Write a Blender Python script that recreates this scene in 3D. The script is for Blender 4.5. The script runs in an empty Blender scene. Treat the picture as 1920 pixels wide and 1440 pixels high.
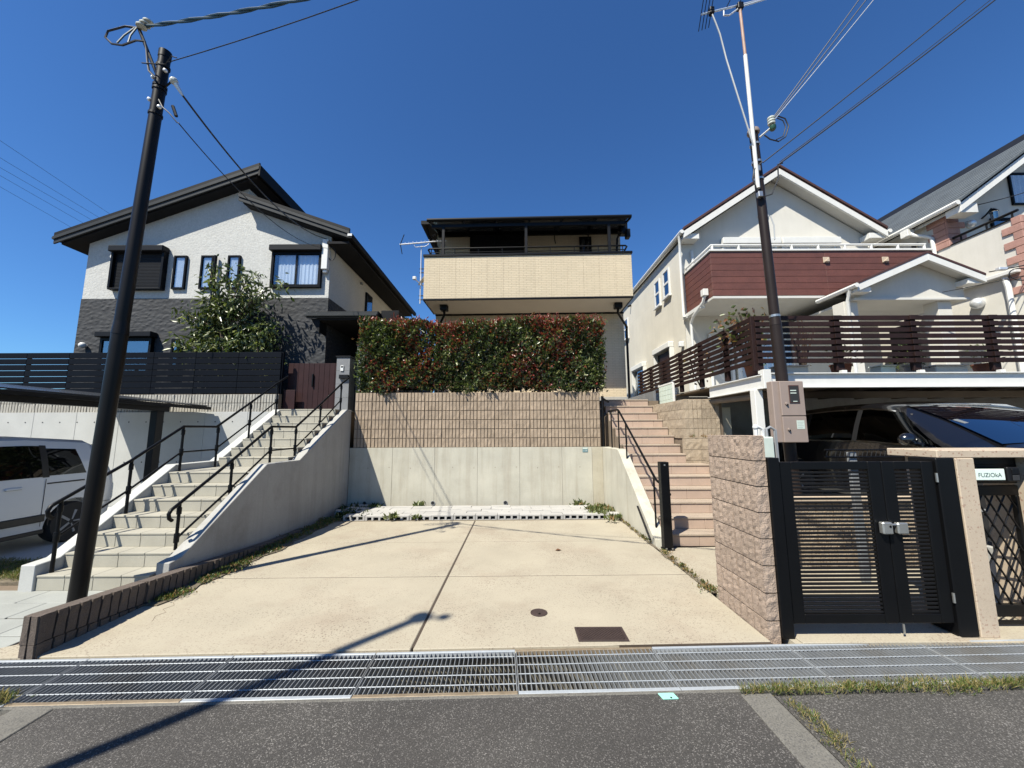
import bpy, bmesh, math, random
import numpy as np
from mathutils import Vector, Matrix
random.seed(7); rs = np.random.RandomState(11)
scene = bpy.context.scene
COL = scene.collection
R = math.radians
# ------------------------------------------------------------------ camera
cam_d = bpy.data.cameras.new('camera'); cam = bpy.data.objects.new('camera', cam_d); COL.objects.link(cam)
cam.location = (0, 0, 1.55)
cam.rotation_euler = (Matrix.Rotation(R(90 + 7.28), 4, 'X') @ Matrix.Rotation(R(-0.25), 4, 'Z')).to_euler()
cam_d.sensor_width = 36; cam_d.lens = 36 * 720 / 1920
cam_d.clip_start = 0.05; cam_d.clip_end = 2000
scene.camera = cam
# ------------------------------------------------------------------ sky, sun, exposure
SUN_EL = 53.7; SUN_AZ = math.atan2(-0.680, -0.733)
w = bpy.data.worlds.new('World'); scene.world = w; w.use_nodes = True
nt = w.node_tree; nt.nodes.clear()
out = nt.nodes.new('ShaderNodeOutputWorld'); bg = nt.nodes.new('ShaderNodeBackground')
sky = nt.nodes.new('ShaderNodeTexSky'); sky.sky_type = 'NISHITA'; sky.sun_disc = False
sky.sun_elevation = R(SUN_EL); sky.sun_rotation = SUN_AZ
sky.altitude = 300; sky.air_density = 1.15; sky.dust_density = 0.1; sky.ozone_density = 5.0
bg.inputs['Strength'].default_value = 0.0595
gm_ = nt.nodes.new('ShaderNodeGamma'); gm_.inputs[1].default_value = 1.12          # deep blue clear-day sky, the same all round
tint = nt.nodes.new('ShaderNodeMix'); tint.data_type = 'RGBA'; tint.blend_type = 'MULTIPLY'; tint.inputs[0].default_value = 1; tint.inputs[7].default_value = (.485, .755, 1, 1)
nt.links.new(sky.outputs[0], gm_.inputs[0]); nt.links.new(gm_.outputs[0], tint.inputs[6]); nt.links.new(tint.outputs[2], bg.inputs[0]); nt.links.new(bg.outputs[0], out.inputs[0])
sd = bpy.data.lights.new('sun', 'SUN'); sd.energy = 4.8; sd.angle = R(0.53); sd.color = (1.0, 0.955, 0.835)
so = bpy.data.objects.new('sun', sd); COL.objects.link(so)
so.rotation_euler = Vector((-0.680 * math.cos(R(SUN_EL)), -0.733 * math.cos(R(SUN_EL)), math.sin(R(SUN_EL)))).to_track_quat('Z', 'Y').to_euler()
so.location = (-20, -22, 40)
scene.view_settings.view_transform = 'Standard'; scene.view_settings.look = 'None'
scene.view_settings.exposure = 1.02; scene.view_settings.gamma = 1.0
scene.view_settings.use_curve_mapping = False
# ------------------------------------------------------------------ materials
ALB = 0.72       # measured colours were read off a sunlit picture; this brings them to surface reflectance
def mat(name, col, rough=0.8, var=0.12, vs=3.0, fine=0.0, fs=60.0, ovar=0.0, metal=0.0, spec=0.5,
        bump=0.0, bs=80.0, streak=0.0, streakcol=None, speck=None, speckamt=0.0, speckscale=120.0,
        stain=None, stainamt=0.0, stainscale=1.2, brick=None, wave=None, speckmin=.25, coat=0.0, bdist=0.01):
    sc = lambda c: tuple(x * ALB for x in c) if c else c
    if metal < .5: col = sc(col)
    streakcol = sc(streakcol); stain = sc(stain); speck = sc(speck)
    m = bpy.data.materials.new(name); m.use_nodes = True
    t = m.node_tree; N = t.nodes; L = t.links
    b = N['Principled BSDF']
    b.inputs['Roughness'].default_value = rough; b.inputs['Metallic'].default_value = metal
    b.inputs['Specular IOR Level'].default_value = spec
    if coat: b.inputs['Coat Weight'].default_value = coat; b.inputs['Coat Roughness'].default_value = 0.03
    pos = N.new('ShaderNodeNewGeometry').outputs['Position']
    def noise(scale, detail=4, vec=None, rgh=0.6):
        n = N.new('ShaderNodeTexNoise'); n.inputs['Scale'].default_value = scale
        n.inputs['Detail'].default_value = detail; n.inputs['Roughness'].default_value = rgh
        L.new(vec or pos, n.inputs['Vector']); return n.outputs['Fac']
    def rng(v, a, b_, c, d):
        n = N.new('ShaderNodeMapRange'); L.new(v, n.inputs[0])
        for i, x in enumerate((a, b_, c, d)): n.inputs[i + 1].default_value = x
        return n.outputs[0]
    def math_(op, a, b_):
        n = N.new('ShaderNodeMath'); n.operation = op
        for i, x in enumerate((a, b_)):
            if hasattr(x, 'links'): L.new(x, n.inputs[i])
            else: n.inputs[i].default_value = x
        return n.outputs[0]
    def mix(f, a, b_):
        n = N.new('ShaderNodeMix'); n.data_type = 'RGBA'
        for s, x in ((0, f), (6, a), (7, b_)):
            if hasattr(x, 'links'): L.new(x, n.inputs[s])
            elif s == 0: n.inputs[0].default_value = x
            else: n.inputs[s].default_value = (*x, 1)
        return n.outputs[2]
    val = rng(noise(vs, 5), 0.3, 0.7, 1 - var, 1 + var)
    if fine: val = math_('MULTIPLY', val, rng(noise(fs, 3), 0.3, 0.7, 1 - fine, 1 + fine))
    if ovar:
        oi = N.new('ShaderNodeObjectInfo')
        val = math_('MULTIPLY', val, rng(oi.outputs['Random'], 0, 1, 1 - ovar, 1 + ovar))
    base = mix(0.0, col, col)
    if stain: base = mix(rng(noise(stainscale, 6, None, 0.65), 0.5, 0.68, 0, stainamt), base, stain)
    if streak:
        mp = N.new('ShaderNodeMapping'); L.new(pos, mp.inputs[0]); mp.inputs['Scale'].default_value = (1, 1, 0.07)
        base = mix(rng(noise(5.0, 5, mp.outputs[0], 0.7), 0.48, 0.72, 0, streak), base, streakcol or tuple(c * .55 for c in col))
    if speck:
        vo = N.new('ShaderNodeTexVoronoi'); vo.inputs['Scale'].default_value = speckscale; L.new(pos, vo.inputs['Vector'])
        sp = N.new('ShaderNodeSeparateColor'); L.new(vo.outputs['Color'], sp.inputs[0])
        base = mix(math_('MULTIPLY', rng(sp.outputs[0], 1 - speckamt - .02, 1 - speckamt + .02, 0, 1), rng(noise(1.1, 5), .38, .62, speckmin, 1)), base, speck)
    bh = None
    if brick:   # (axis map, width, height, mortar, offset, mortar colour factor)
        ax, bw, bhh, mo, off, mf = brick
        sx = N.new('ShaderNodeSeparateXYZ'); L.new(pos, sx.inputs[0])
        cx = N.new('ShaderNodeCombineXYZ'); L.new(sx.outputs[ax], cx.inputs[0]); L.new(sx.outputs[2], cx.inputs[1])
        bt = N.new('ShaderNodeTexBrick'); L.new(cx.outputs[0], bt.inputs['Vector'])
        bt.offset = off; bt.inputs['Scale'].default_value = 1.0; bt.inputs['Mortar Size'].default_value = mo
        bt.inputs['Brick Width'].default_value = bw; bt.inputs['Row Height'].default_value = bhh
        bt.inputs['Color1'].default_value = (1, 1, 1, 1); bt.inputs['Color2'].default_value = (.95, .95, .95, 1)
        bt.inputs['Mortar'].default_value = (mf, mf, mf, 1); bt.inputs['Mortar Smooth'].default_value = 0.3
        n = N.new('ShaderNodeMix'); n.data_type = 'RGBA'; n.blend_type = 'MULTIPLY'; n.inputs[0].default_value = 1
        L.new(base, n.inputs[6]); L.new(bt.outputs['Color'], n.inputs[7]); base = n.outputs[2]
        bh = rng(bt.outputs['Color'], 0, 1, 0, 1)
    vm = N.new('ShaderNodeVectorMath'); vm.operation = 'SCALE'; L.new(base, vm.inputs[0]); L.new(val, vm.inputs['Scale'])
    L.new(vm.outputs[0], b.inputs['Base Color'])
    if bump:
        h = noise(bs, 4)
        if wave == 'cobble':
            vo = N.new('ShaderNodeTexVoronoi'); vo.feature = 'SMOOTH_F1'; vo.inputs['Scale'].default_value = bs
            mp = N.new('ShaderNodeMapping'); L.new(pos, mp.inputs[0]); mp.inputs['Scale'].default_value = (1, 1, 1.5)
            nz = N.new('ShaderNodeTexNoise'); nz.inputs['Scale'].default_value = bs * .6; L.new(mp.outputs[0], nz.inputs['Vector'])
            av = N.new('ShaderNodeVectorMath'); av.operation = 'MULTIPLY_ADD'; L.new(nz.outputs['Color'], av.inputs[0])
            av.inputs[1].default_value = (.12, .12, .12); L.new(mp.outputs[0], av.inputs[2])
            L.new(av.outputs[0], vo.inputs['Vector']); h = math_('SUBTRACT', 1.0, vo.outputs['Distance'])
        if bh is not None: h = math_('ADD', math_('MULTIPLY', h, 0.35), bh)
        bp = N.new('ShaderNodeBump'); bp.inputs['Strength'].default_value = bump; bp.inputs['Distance'].default_value = bdist
        L.new(h, bp.inputs['Height']); L.new(bp.outputs[0], b.inputs['Normal'])
    return m
def glass(name, tint=(.03, .04, .05), mixf=0.55, rough=0.02, ior=1.5):
    m = bpy.data.materials.new(name); m.use_nodes = True; t = m.node_tree; N = t.nodes; L = t.links
    N.clear(); o = N.new('ShaderNodeOutputMaterial'); mx = N.new('ShaderNodeMixShader')
    tr = N.new('ShaderNodeBsdfTransparent'); tr.inputs[0].default_value = (*tint, 1)
    gl = N.new('ShaderNodeBsdfGlossy'); gl.inputs['Roughness'].default_value = rough; gl.inputs[0].default_value = (.9, .95, 1, 1)
    lw = N.new('ShaderNodeLayerWeight'); lw.inputs[0].default_value = .5
    pw = N.new('ShaderNodeMath'); pw.operation = 'POWER'; pw.inputs[1].default_value = 5; L.new(lw.outputs['Facing'], pw.inputs[0])
    ad = N.new('ShaderNodeMath'); ad.operation = 'ADD'; ad.use_clamp = True; ad.inputs[1].default_value = mixf * .5 + (.08 if ior > 1.4 else .05); L.new(pw.outputs[0], ad.inputs[0])
    L.new(ad.outputs[0], mx.inputs[0]); L.new(tr.outputs[0], mx.inputs[1]); L.new(gl.outputs[0], mx.inputs[2]); L.new(mx.outputs[0], o.inputs[0])
    return m
MT = {}
def defm(name, *a, **k): MT[name] = mat(name, *a, **k)
defm('soil', (.16, .13, .09), .95, .3, 4, .3, 60, bump=.6, bs=40)
defm('asphalt', (.058, .053, .048), .9, .2, .9, .5, 120, speck=(.21, .195, .18), speckamt=.13, speckscale=200, bump=.9, bs=150, bdist=.006, stain=(.088, .082, .074), stainamt=.55, stainscale=.9, speckmin=.5)
defm('asphalt_old', (.066, .061, .055), .92, .2, .9, .5, 110, speck=(.23, .215, .20), speckamt=.14, speckscale=190, bump=.9, bs=140, bdist=.006, stain=(.095, .088, .078), stainamt=.6, stainscale=1.1, speckmin=.5)
defm('kerb_concrete', (.165, .155, .135), .9, .15, 4, .3, 130, speck=(.10, .095, .09), speckamt=.15, speckscale=140, bump=.5, bs=150, bdist=.004)
defm('driveway', (.432, .382, .290), .85, .07, 1.6, .10, 110, speck=(.24, .185, .14), speckamt=.10, speckscale=120, speckmin=.12, bump=.35, bs=140, bdist=.004, stain=(.335, .27, .20), stainamt=.6, stainscale=1.05)
defm('paver', (.36, .37, .345), .85, .1, 3, .08, 90, ovar=.05, bump=.25, bs=120, bdist=.003)
defm('concrete', (.555, .528, .435), .85, .09, 2.5, .06, 60, streak=.75, streakcol=(.40, .36, .28), stain=(.42, .395, .32), stainamt=.4, stainscale=1.4, bump=.2, bs=90, bdist=.004)
defm('concrete_stain', (.50, .455, .35), .85, .12, 2.5, .08, 60, streak=.8, streakcol=(.30, .24, .15), stain=(.33, .28, .2), stainamt=.5, bump=.2, bs=90, bdist=.004)
defm('concrete_grey', (.43, .42, .39), .85, .10, 2, .06, 70, streak=.7, streakcol=(.33, .315, .285), stain=(.20, .185, .165), stainamt=.7, stainscale=1.0, bump=.2, bs=90, bdist=.004)
defm('concrete_white', (.52, .52, .495), .8, .07, 2, .05, 70, streak=.35, streakcol=(.5, .5, .47), bump=.15, bs=90, bdist=.003)
defm('concrete_cap', (.70, .69, .65), .8, .08, 3, .05, 90, bump=.15, bs=90, bdist=.003)
defm('stair_tile', (.42, .395, .325), .75, .08, 5, .06, 110, ovar=.06, bump=.15, bs=120, bdist=.002)
defm('pink_tile', (.50, .37, .285), .75, .08, 5, .08, 120, ovar=.06, bump=.15, bs=120, bdist=.002)
defm('tread_stone', (.43, .345, .265), .8, .08, 5, .2, 200, ovar=.04, speck=(.28, .21, .16), speckamt=.15, speckscale=170, bump=.2, bs=150, bdist=.002)
defm('block_beige', (.42, .325, .235), .92, .10, 3, .18, 120, ovar=.06, stain=(.30, .225, .155), stainamt=.4, stainscale=2.5, bump=.7, bs=110, bdist=.006)
defm('block_pink', (.43, .325, .25), .92, .12, 3, .22, 120, ovar=.07, stain=(.28, .21, .165), stainamt=.5, stainscale=3.0, bump=.9, bs=90, bdist=.01)
defm('block_tan', (.43, .345, .25), .92, .12, 3, .25, 120, ovar=.08, speck=(.24, .17, .11), speckamt=.16, speckscale=80, bump=.9, bs=90, bdist=.008)
defm('block_dark', (.135, .105, .085), .93, .2, 4, .22, 110, ovar=.08, bump=.8, bs=100, bdist=.008)
defm('block_white', (.45, .425, .37), .92, .10, 3, .18, 120, ovar=.05, bump=.7, bs=110, bdist=.006)
defm('joint_dark', (.07, .05, .035), .95, .1, 3)
defm('block_mortar', (.20, .15, .105), .95, .1, 3, .15, 100)
defm('hollow_block', (.46, .445, .42), .9, .07, 4, .12, 150, ovar=.06, bump=.4, bs=150, bdist=.003)
defm('black_metal', (.004, .0042, .005), .42, .15, 5, spec=.2)
defm('dark_metal', (.009, .009, .010), .45, .15, 5, spec=.2)
defm('pole_paint', (.008, .0068, .0063), .38, .2, 4, spec=.2, streak=.3, streakcol=(.03, .022, .018))
defm('pole_brown', (.026, .018, .015), .4, .15, 4, spec=.2)
defm('navy_slat', (.0045, .006, .010), .5, .1, 5, ovar=.1, spec=.08)
defm('galv', (.27, .285, .30), .45, .12, 6, .1, 60, metal=.12, spec=.4, stain=(.20, .17, .13), stainamt=.5, stainscale=2.2)  # bars' shade put into the colour; frames keep a paler galvanised grey
defm('galv_light', (.42, .45, .48), .5, .08, 6, .08, 60, metal=.1, spec=.4)
defm('galv_rust', (.30, .235, .16), .6, .2, 8, .15, 80, metal=.3, stain=(.22, .15, .09), stainamt=.6, stainscale=5)
defm('steel', (.42, .42, .40), .35, .1, 8, metal=.8)
defm('iron_brown', (.055, .036, .032), .65, .15, 20, .2, 120, spec=.4)
defm('white_stucco', (.60, .595, .565), .9, .05, 1.5, .11, 26, bump=.8, bs=24, bdist=.012, streak=.12, streakcol=(.42, .42, .40))
defm('white_wall', (.72, .69, .62), .85, .05, 1.5, .03, 40, streak=.22, streakcol=(.56, .53, .46), bump=.15, bs=60, bdist=.004)
defm('cream_side', (.72, .68, .585), .85, .05, 1.2, .03, 40, streak=.2, streakcol=(.58, .54, .45), brick=(1, .455, 2.3, .004, 0.0, .80), bump=.15, bs=60, bdist=.004)
defm('white_paint', (.80, .79, .75), .5, .04, 3, streak=.15, streakcol=(.6, .57, .5))
defm('white_soffit', (.68, .665, .62), .8, .04, 2)
defm('grey_siding', (.038, .040, .045), .85, .10, 2, .12, 40, bump=1.0, bs=9.0, bdist=.024, wave='cobble')
defm('roof_dark', (.013, .0135, .015), .6, .12, 4, spec=.12)
defm('soffit_dark', (.022, .022, .024), .8, .1, 3, spec=.12)
defm('fascia_grey', (.05, .053, .055), .5, .1, 4, spec=.12)
defm('window_frame', (.006, .006, .007), .4, .1, 5, spec=.12)
defm('shutter', (.014, .015, .018), .5, .1, 5, ovar=.08, spec=.12)
defm('room_dark', (.02, .022, .025), .9, .1, 3)  # near-black standing for unlit rooms and hole insides; also dark plastic faces
defm('curtain', (1.05, 1.08, 1.1), .9, .05, 4)
defm('siding_cream', (.72, .60, .42), .85, .05, 3, .06, 70, ovar=.025, brick=(0, .21, .052, .005, .37, .72), bump=.8, bs=60, bdist=.012)
defm('soffit_white', (.70, .665, .59), .8, .04, 2)
defm('canopy_panel', (.05, .055, .065), .25, .1, 3)
defm('wood_red', (.145, .052, .037), .55, .16, 3, .2, 25, ovar=.10, bump=.2, bs=40, bdist=.003, streak=.15, streakcol=(.10, .04, .03))
defm('wood_dark', (.024, .011, .0095), .6, .18, 4, .2, 30, ovar=.15, bump=.2, bs=50, bdist=.003, spec=.2)
defm('gate_plank', (.036, .015, .015), .5, .12, 4, ovar=.10, spec=.2)
defm('deck_under', (.20, .16, .12), .8, .15, 3, ovar=.15)
defm('roof_brown', (.075, .030, .024), .6, .12, 4)
defm('roof_tile', (.10, .115, .125), .7, .1, 3, .12, 40, ovar=.12, bump=.3, bs=60, bdist=.004)
defm('quoin', (.44, .245, .20), .9, .12, 4, .15, 60, ovar=.08, bump=.5, bs=60, bdist=.008)
defm('granite', (.56, .455, .34), .7, .06, 4, .10, 180, speck=(.36, .22, .16), speckamt=.07, speckscale=90, bump=.1, bs=120, bdist=.002)
defm('meter_paint', (.34, .265, .225), .5, .05, 5, streak=.15)
defm('nameplate', (.86, .98, .90), .25, .03, 8)
defm('letter', (.16, .22, .20), .5, .05, 8)
defm('paper', (.62, .70, .62), .7, .05, 10)
defm('teal_print', (.13, .25, .27), .5, .1, 8)
defm('mint', (.36, .78, .62), .5, .06, 30)
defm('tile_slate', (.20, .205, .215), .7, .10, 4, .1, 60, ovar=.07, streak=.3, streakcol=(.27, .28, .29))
defm('white_plastic', (.78, .78, .76), .4, .03, 5)
defm('grey_plastic', (.30, .31, .32), .5, .05, 5)
defm('insulator', (.62, .65, .60), .25, .05, 9)
defm('green_ins', (.03, .09, .05), .3, .05, 9)
defm('cable_black', (.012, .012, .014), .5, .1, 5)
defm('cable_teal', (.02, .07, .11), .5, .1, 5)
defm('cable_grey', (.45, .47, .48), .5, .05, 5)
defm('rust_mast', (.48, .30, .22), .6, .2, 6)
defm('aluminium', (.68, .69, .70), .4, .05, 5, metal=.6)
defm('car_white', (.72, .74, .76), .25, .02, 2, coat=1.0)
defm('car_black', (.006, .006, .0075), .2, .02, 2, coat=1.0)
defm('rubber', (.015, .015, .016), .8, .1, 9)
defm('car_trim', (.012, .012, .013), .5, .1, 9)
defm('chrome', (.7, .7, .7), .12, .02, 9, metal=1.0)
defm('seat_cloth', (.35, .33, .28), .9, .05, 9)
defm('terracotta', (.30, .12, .075), .85, .12, 9)
defm('bark', (.085, .06, .042), .95, .25, 12, bump=.7, bs=60)
def leafm(name, col, rough=.38, trans=.25):
    m = mat(name, col, rough, .25, 2.0, .18, 30, spec=.45)
    b = m.node_tree.nodes['Principled BSDF']; MT[name] = m
    t = m.node_tree; N = t.nodes; L = t.links; o = [n for n in N if n.type == 'OUTPUT_MATERIAL'][0]
    tl = N.new('ShaderNodeBsdfTranslucent'); tl.inputs[0].default_value = (col[0] * .95, col[1] * 1.1, col[2] * .5, 1)
    mx = N.new('ShaderNodeMixShader'); mx.inputs[0].default_value = trans
    L.new(b.outputs[0], mx.inputs[1]); L.new(tl.outputs[0], mx.inputs[2]); L.new(mx.outputs[0], o.inputs[0])
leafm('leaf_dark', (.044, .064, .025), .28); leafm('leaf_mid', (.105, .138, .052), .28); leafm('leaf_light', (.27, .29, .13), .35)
leafm('leaf_red', (.29, .055, .042)); leafm('leaf_bronze', (.20, .095, .05)); leafm('leaf_olive', (.085, .105, .022))
leafm('leaf_dry', (.28, .17, .07), .7); leafm('grass_green', (.13, .19, .035), .6); leafm('grass_straw', (.32, .26, .10), .7)
MT['pane'] = glass('pane', (.86, .89, .92), .06); MT['car_glass'] = glass('car_glass', (.05, .055, .06), .0, ior=1.36)
MT['wind_glass'] = glass('wind_glass', (.05, .055, .06), .5); MT['dark_pane'] = glass('dark_pane', (.3, .32, .35), .35)
# ------------------------------------------------------------------ builders
OFF = {}
CAM_K = [1.0]          # factor scaling the right-hand houses and their cables about the camera position
def cam_scaled(q): k = CAM_K[0]; return Vector((q[0] * k, q[1] * k, (q[2] - 1.55) * k + 1.55))
def setp(o, label=None, cat=None, group=None, kind=None):
    if label: o['label'] = label
    if cat: o['category'] = cat
    if group: o['group'] = group
    if kind: o['kind'] = kind
    return o
def thing(name, label, cat, loc=(0, 0, 0), group=None, rotz=0, kind=None):
    loc = cam_scaled(loc); o = bpy.data.objects.new(name, None); COL.objects.link(o); o.location = loc; o.rotation_euler = (0, 0, rotz)
    o.empty_display_size = .2
    OFF[o.name] = Vector(loc); return setp(o, label, cat, group, kind)
class MB:
    def __init__(s): s.v = []; s.f = []; s.m = []; s.mi = 0
    def add(s, vs, fs):
        n = len(s.v); s.v += [tuple(p) for p in vs]; s.f += [tuple(i + n for i in f) for f in fs]; s.m += [s.mi] * len(fs); return s
    def box(s, x0, x1, y0, y1, z0, z1):
        return s.add([(x0, y0, z0), (x1, y0, z0), (x1, y1, z0), (x0, y1, z0), (x0, y0, z1), (x1, y0, z1), (x1, y1, z1), (x0, y1, z1)],
                     [(0, 3, 2, 1), (4, 5, 6, 7), (0, 1, 5, 4), (1, 2, 6, 5), (2, 3, 7, 6), (3, 0, 4, 7)])
    def ext(s, poly, vec):
        n = len(poly); v = Vector(vec); a = [Vector(p) for p in poly]
        nr = sum(((a[i] - a[0]).cross(a[(i + 1) % n] - a[0]) for i in range(1, n - 1)), Vector())
        if nr.dot(v) > 0: a = a[::-1]
        return s.add(a + [p + v for p in a], [tuple(range(n)), tuple(range(2 * n - 1, n - 1, -1))] + [(i, i + n, (i + 1) % n + n, (i + 1) % n) for i in range(n)])
    def xy(s, poly, z0, z1): return s.ext([(x, y, z0) for x, y in poly], (0, 0, z1 - z0))
    def xz(s, poly, y0, y1): return s.ext([(x, y0, z) for x, z in poly], (0, y1 - y0, 0))
    def yz(s, poly, x0, x1): return s.ext([(x0, y, z) for y, z in poly], (x1 - x0, 0, 0))
    def tube(s, pts, r, n=8, r2=None):
        pts = [Vector(p) for p in pts]; k = len(pts); rings = []; up0 = None
        for i, p in enumerate(pts):
            d = (pts[min(i + 1, k - 1)] - pts[max(i - 1, 0)]).normalized()
            if up0 is None: up0 = Vector((0, 0, 1)) if abs(d.z) < .9 else Vector((1, 0, 0))
            a = d.cross(up0).normalized(); b = a.cross(d).normalized(); up0 = b
            rr = r if r2 is None else r + (r2 - r) * i / (k - 1)
            rings.append([p + (a * math.cos(t) + b * math.sin(t)) * rr for t in [2 * math.pi * j / n for j in range(n)]])
        vs = [q for rg in rings for q in rg]; fs = []
        for i in range(k - 1):
            for j in range(n):
                fs.append((i * n + j, i * n + (j + 1) % n, (i + 1) * n + (j + 1) % n, (i + 1) * n + j))
        fs += [tuple(range(n - 1, -1, -1)), tuple((k - 1) * n + j for j in range(n))]
        return s.add(vs, fs)
    def lathe(s, prof, c=(0, 0, 0), n=16, ax='z'):
        vs = []; fs = []; k = len(prof)
        for r, h in prof:
            for j in range(n):
                t = 2 * math.pi * j / n; x, y = r * math.cos(t), r * math.sin(t)
                q = (x, y, h) if ax == 'z' else ((h, x, y) if ax == 'x' else (y, h, x))
                vs.append((q[0] + c[0], q[1] + c[1], q[2] + c[2]))
        for i in range(k - 1):
            for j in range(n): fs.append((i * n + j, i * n + (j + 1) % n, (i + 1) * n + (j + 1) % n, (i + 1) * n + j))
        fs += [tuple(range(n - 1, -1, -1)), tuple((k - 1) * n + j for j in range(n))]
        return s.add(vs, fs)
    def ball(s, c, r, n=12, sz=1.0):
        pr = [(max(r * math.sin(math.pi * i / 8), .001), -r * sz * math.cos(math.pi * i / 8)) for i in range(9)]
        return s.lathe(pr, c, n)
    def mesh(s, name, mats, off=Vector(), bevel=0, smooth=False, world=False):
        me = bpy.data.meshes.new(name)
        V = [cam_scaled(v) for v in s.v] if world else [Vector(v) * CAM_K[0] for v in s.v]
        me.from_pydata([v - Vector(off) for v in V], [], s.f)
        for m in (mats if isinstance(mats, (list, tuple)) else [mats]): me.materials.append(MT[m])
        if len(set(s.m)) > 1: me.polygons.foreach_set('material_index', s.m)
        if bevel:
            bm = bmesh.new(); bm.from_mesh(me)
            es = [e for e in bm.edges if len(e.link_faces) == 2 and e.calc_face_angle(0) > .5]
            bmesh.ops.bevel(bm, geom=es, offset=bevel, segments=1, affect='EDGES', clamp_overlap=True)
            bm.to_mesh(me); bm.free()
        if smooth:
            me.polygons.foreach_set('use_smooth', [True] * len(me.polygons)); me.set_sharp_from_angle(angle=R(42))
        me.update(); return me
    def build(s, name, mats, parent=None, bevel=0, smooth=False, label=None, cat=None, group=None, kind=None, base=None):
        if parent is None and base is None and s.v:
            a = np.array(s.v); base = (*( (a.min(0) + a.max(0)) / 2)[:2], a[:, 2].min())
        off = OFF[parent.name] if parent else Vector(base or (0, 0, 0))
        o = bpy.data.objects.new(name, s.mesh(name, mats, off, bevel, smooth, True)); COL.objects.link(o)
        if parent: o.parent = parent
        else: o.location = off
        OFF[o.name] = Vector(off)
        return setp(o, label, cat, group, kind)
def piece(name, me, parent, loc, rot=(0, 0, 0), scale=None):
    o = bpy.data.objects.new(name, me); COL.objects.link(o); o.parent = parent; loc = cam_scaled(loc)
    o.location = Vector(loc) - OFF[parent.name]; o.rotation_euler = rot
    if scale: o.scale = scale
    OFF[o.name] = Vector(loc); return o
def bx(name, parent, m, x0, x1, y0, y1, z0, z1, bevel=0.004, **k):
    return MB().box(x0, x1, y0, y1, z0, z1).build(name, m, parent, bevel, **k)
def tb(name, parent, m, pts, r, n=8, **k): return MB().tube(pts, r, n).build(name, m, parent, 0, True, **k)
def struct(o): o['kind'] = 'structure'; return o
def text(name, s, size, m, parent, loc, rot=(R(90), 0, 0), ext=.0008, sx=1.0):
    cu = bpy.data.curves.new('txt', 'FONT'); cu.body = s; cu.size = size; cu.align_x = 'CENTER'; cu.align_y = 'CENTER'; cu.extrude = ext
    tmp = bpy.data.objects.new('txt', cu); COL.objects.link(tmp)
    me = bpy.data.meshes.new_from_object(tmp.evaluated_get(bpy.context.evaluated_depsgraph_get()))
    bpy.data.objects.remove(tmp); bpy.data.curves.remove(cu)
    me.name = name; me.materials.clear(); me.materials.append(MT[m])
    return piece(name, me, parent, loc, rot, (sx, 1, 1))
def rough_block(name, m, L_, H_, T_, ribs, nz, jit, groove=.012, gd=.012, seed=0, joint=.006, facejit=.0):
    """block with a split, ribbed face on its -Y side; origin bottom left front; ribs are separate proud strips"""
    rr = random.Random(seed); mb = MB(); j = joint / 2
    w_ = (L_ - joint) / ribs
    mb.box(j, L_ - j, gd, T_, j, H_ - j)
    for i in range(ribs):
        x0 = j + i * w_ + groove / 2; x1 = j + (i + 1) * w_ - groove / 2
        nx = max(1, round((x1 - x0) / ((H_ - joint) / nz)))
        vs = []; fs = []
        for a in range(nz + 1):
            for b in range(nx + 1):
                e = 0 if (0 < a < nz and 0 < b < nx) else .5
                vs.append((x0 + (x1 - x0) * b / nx, -rr.uniform(-jit, jit) * (1 if e == 0 else .7) + (.004 if e else 0), j + (H_ - 2 * j) * a / nz))
        nn = nx + 1
        for a in range(nz):
            for b in range(nx): fs.append((a * nn + b, a * nn + b + 1, (a + 1) * nn + b + 1, (a + 1) * nn + b))
        ring = [b for b in range(nn)] + [a * nn + nx for a in range(1, nz + 1)] + [nz * nn + b for b in range(nx - 1, -1, -1)] + [a * nn for a in range(nz - 1, 0, -1)]
        k = len(vs); vs += [(vs[q][0], gd, vs[q][2]) for q in ring]
        for q in range(len(ring)): fs.append((ring[q], k + q, k + (q + 1) % len(ring), ring[(q + 1) % len(ring)]))
        mb.add(vs, fs)
    return mb.mesh(name, m)
def lerp(a, b, t): return a + (b - a) * t
def sagline(A, B, sag, n=24, t0=0, t1=1):
    A, B = Vector(A), Vector(B); return [A.lerp(B, t) - Vector((0, 0, sag * 4 * t * (1 - t))) for t in [lerp(t0, t1, i / n) for i in range(n + 1)]]
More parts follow.
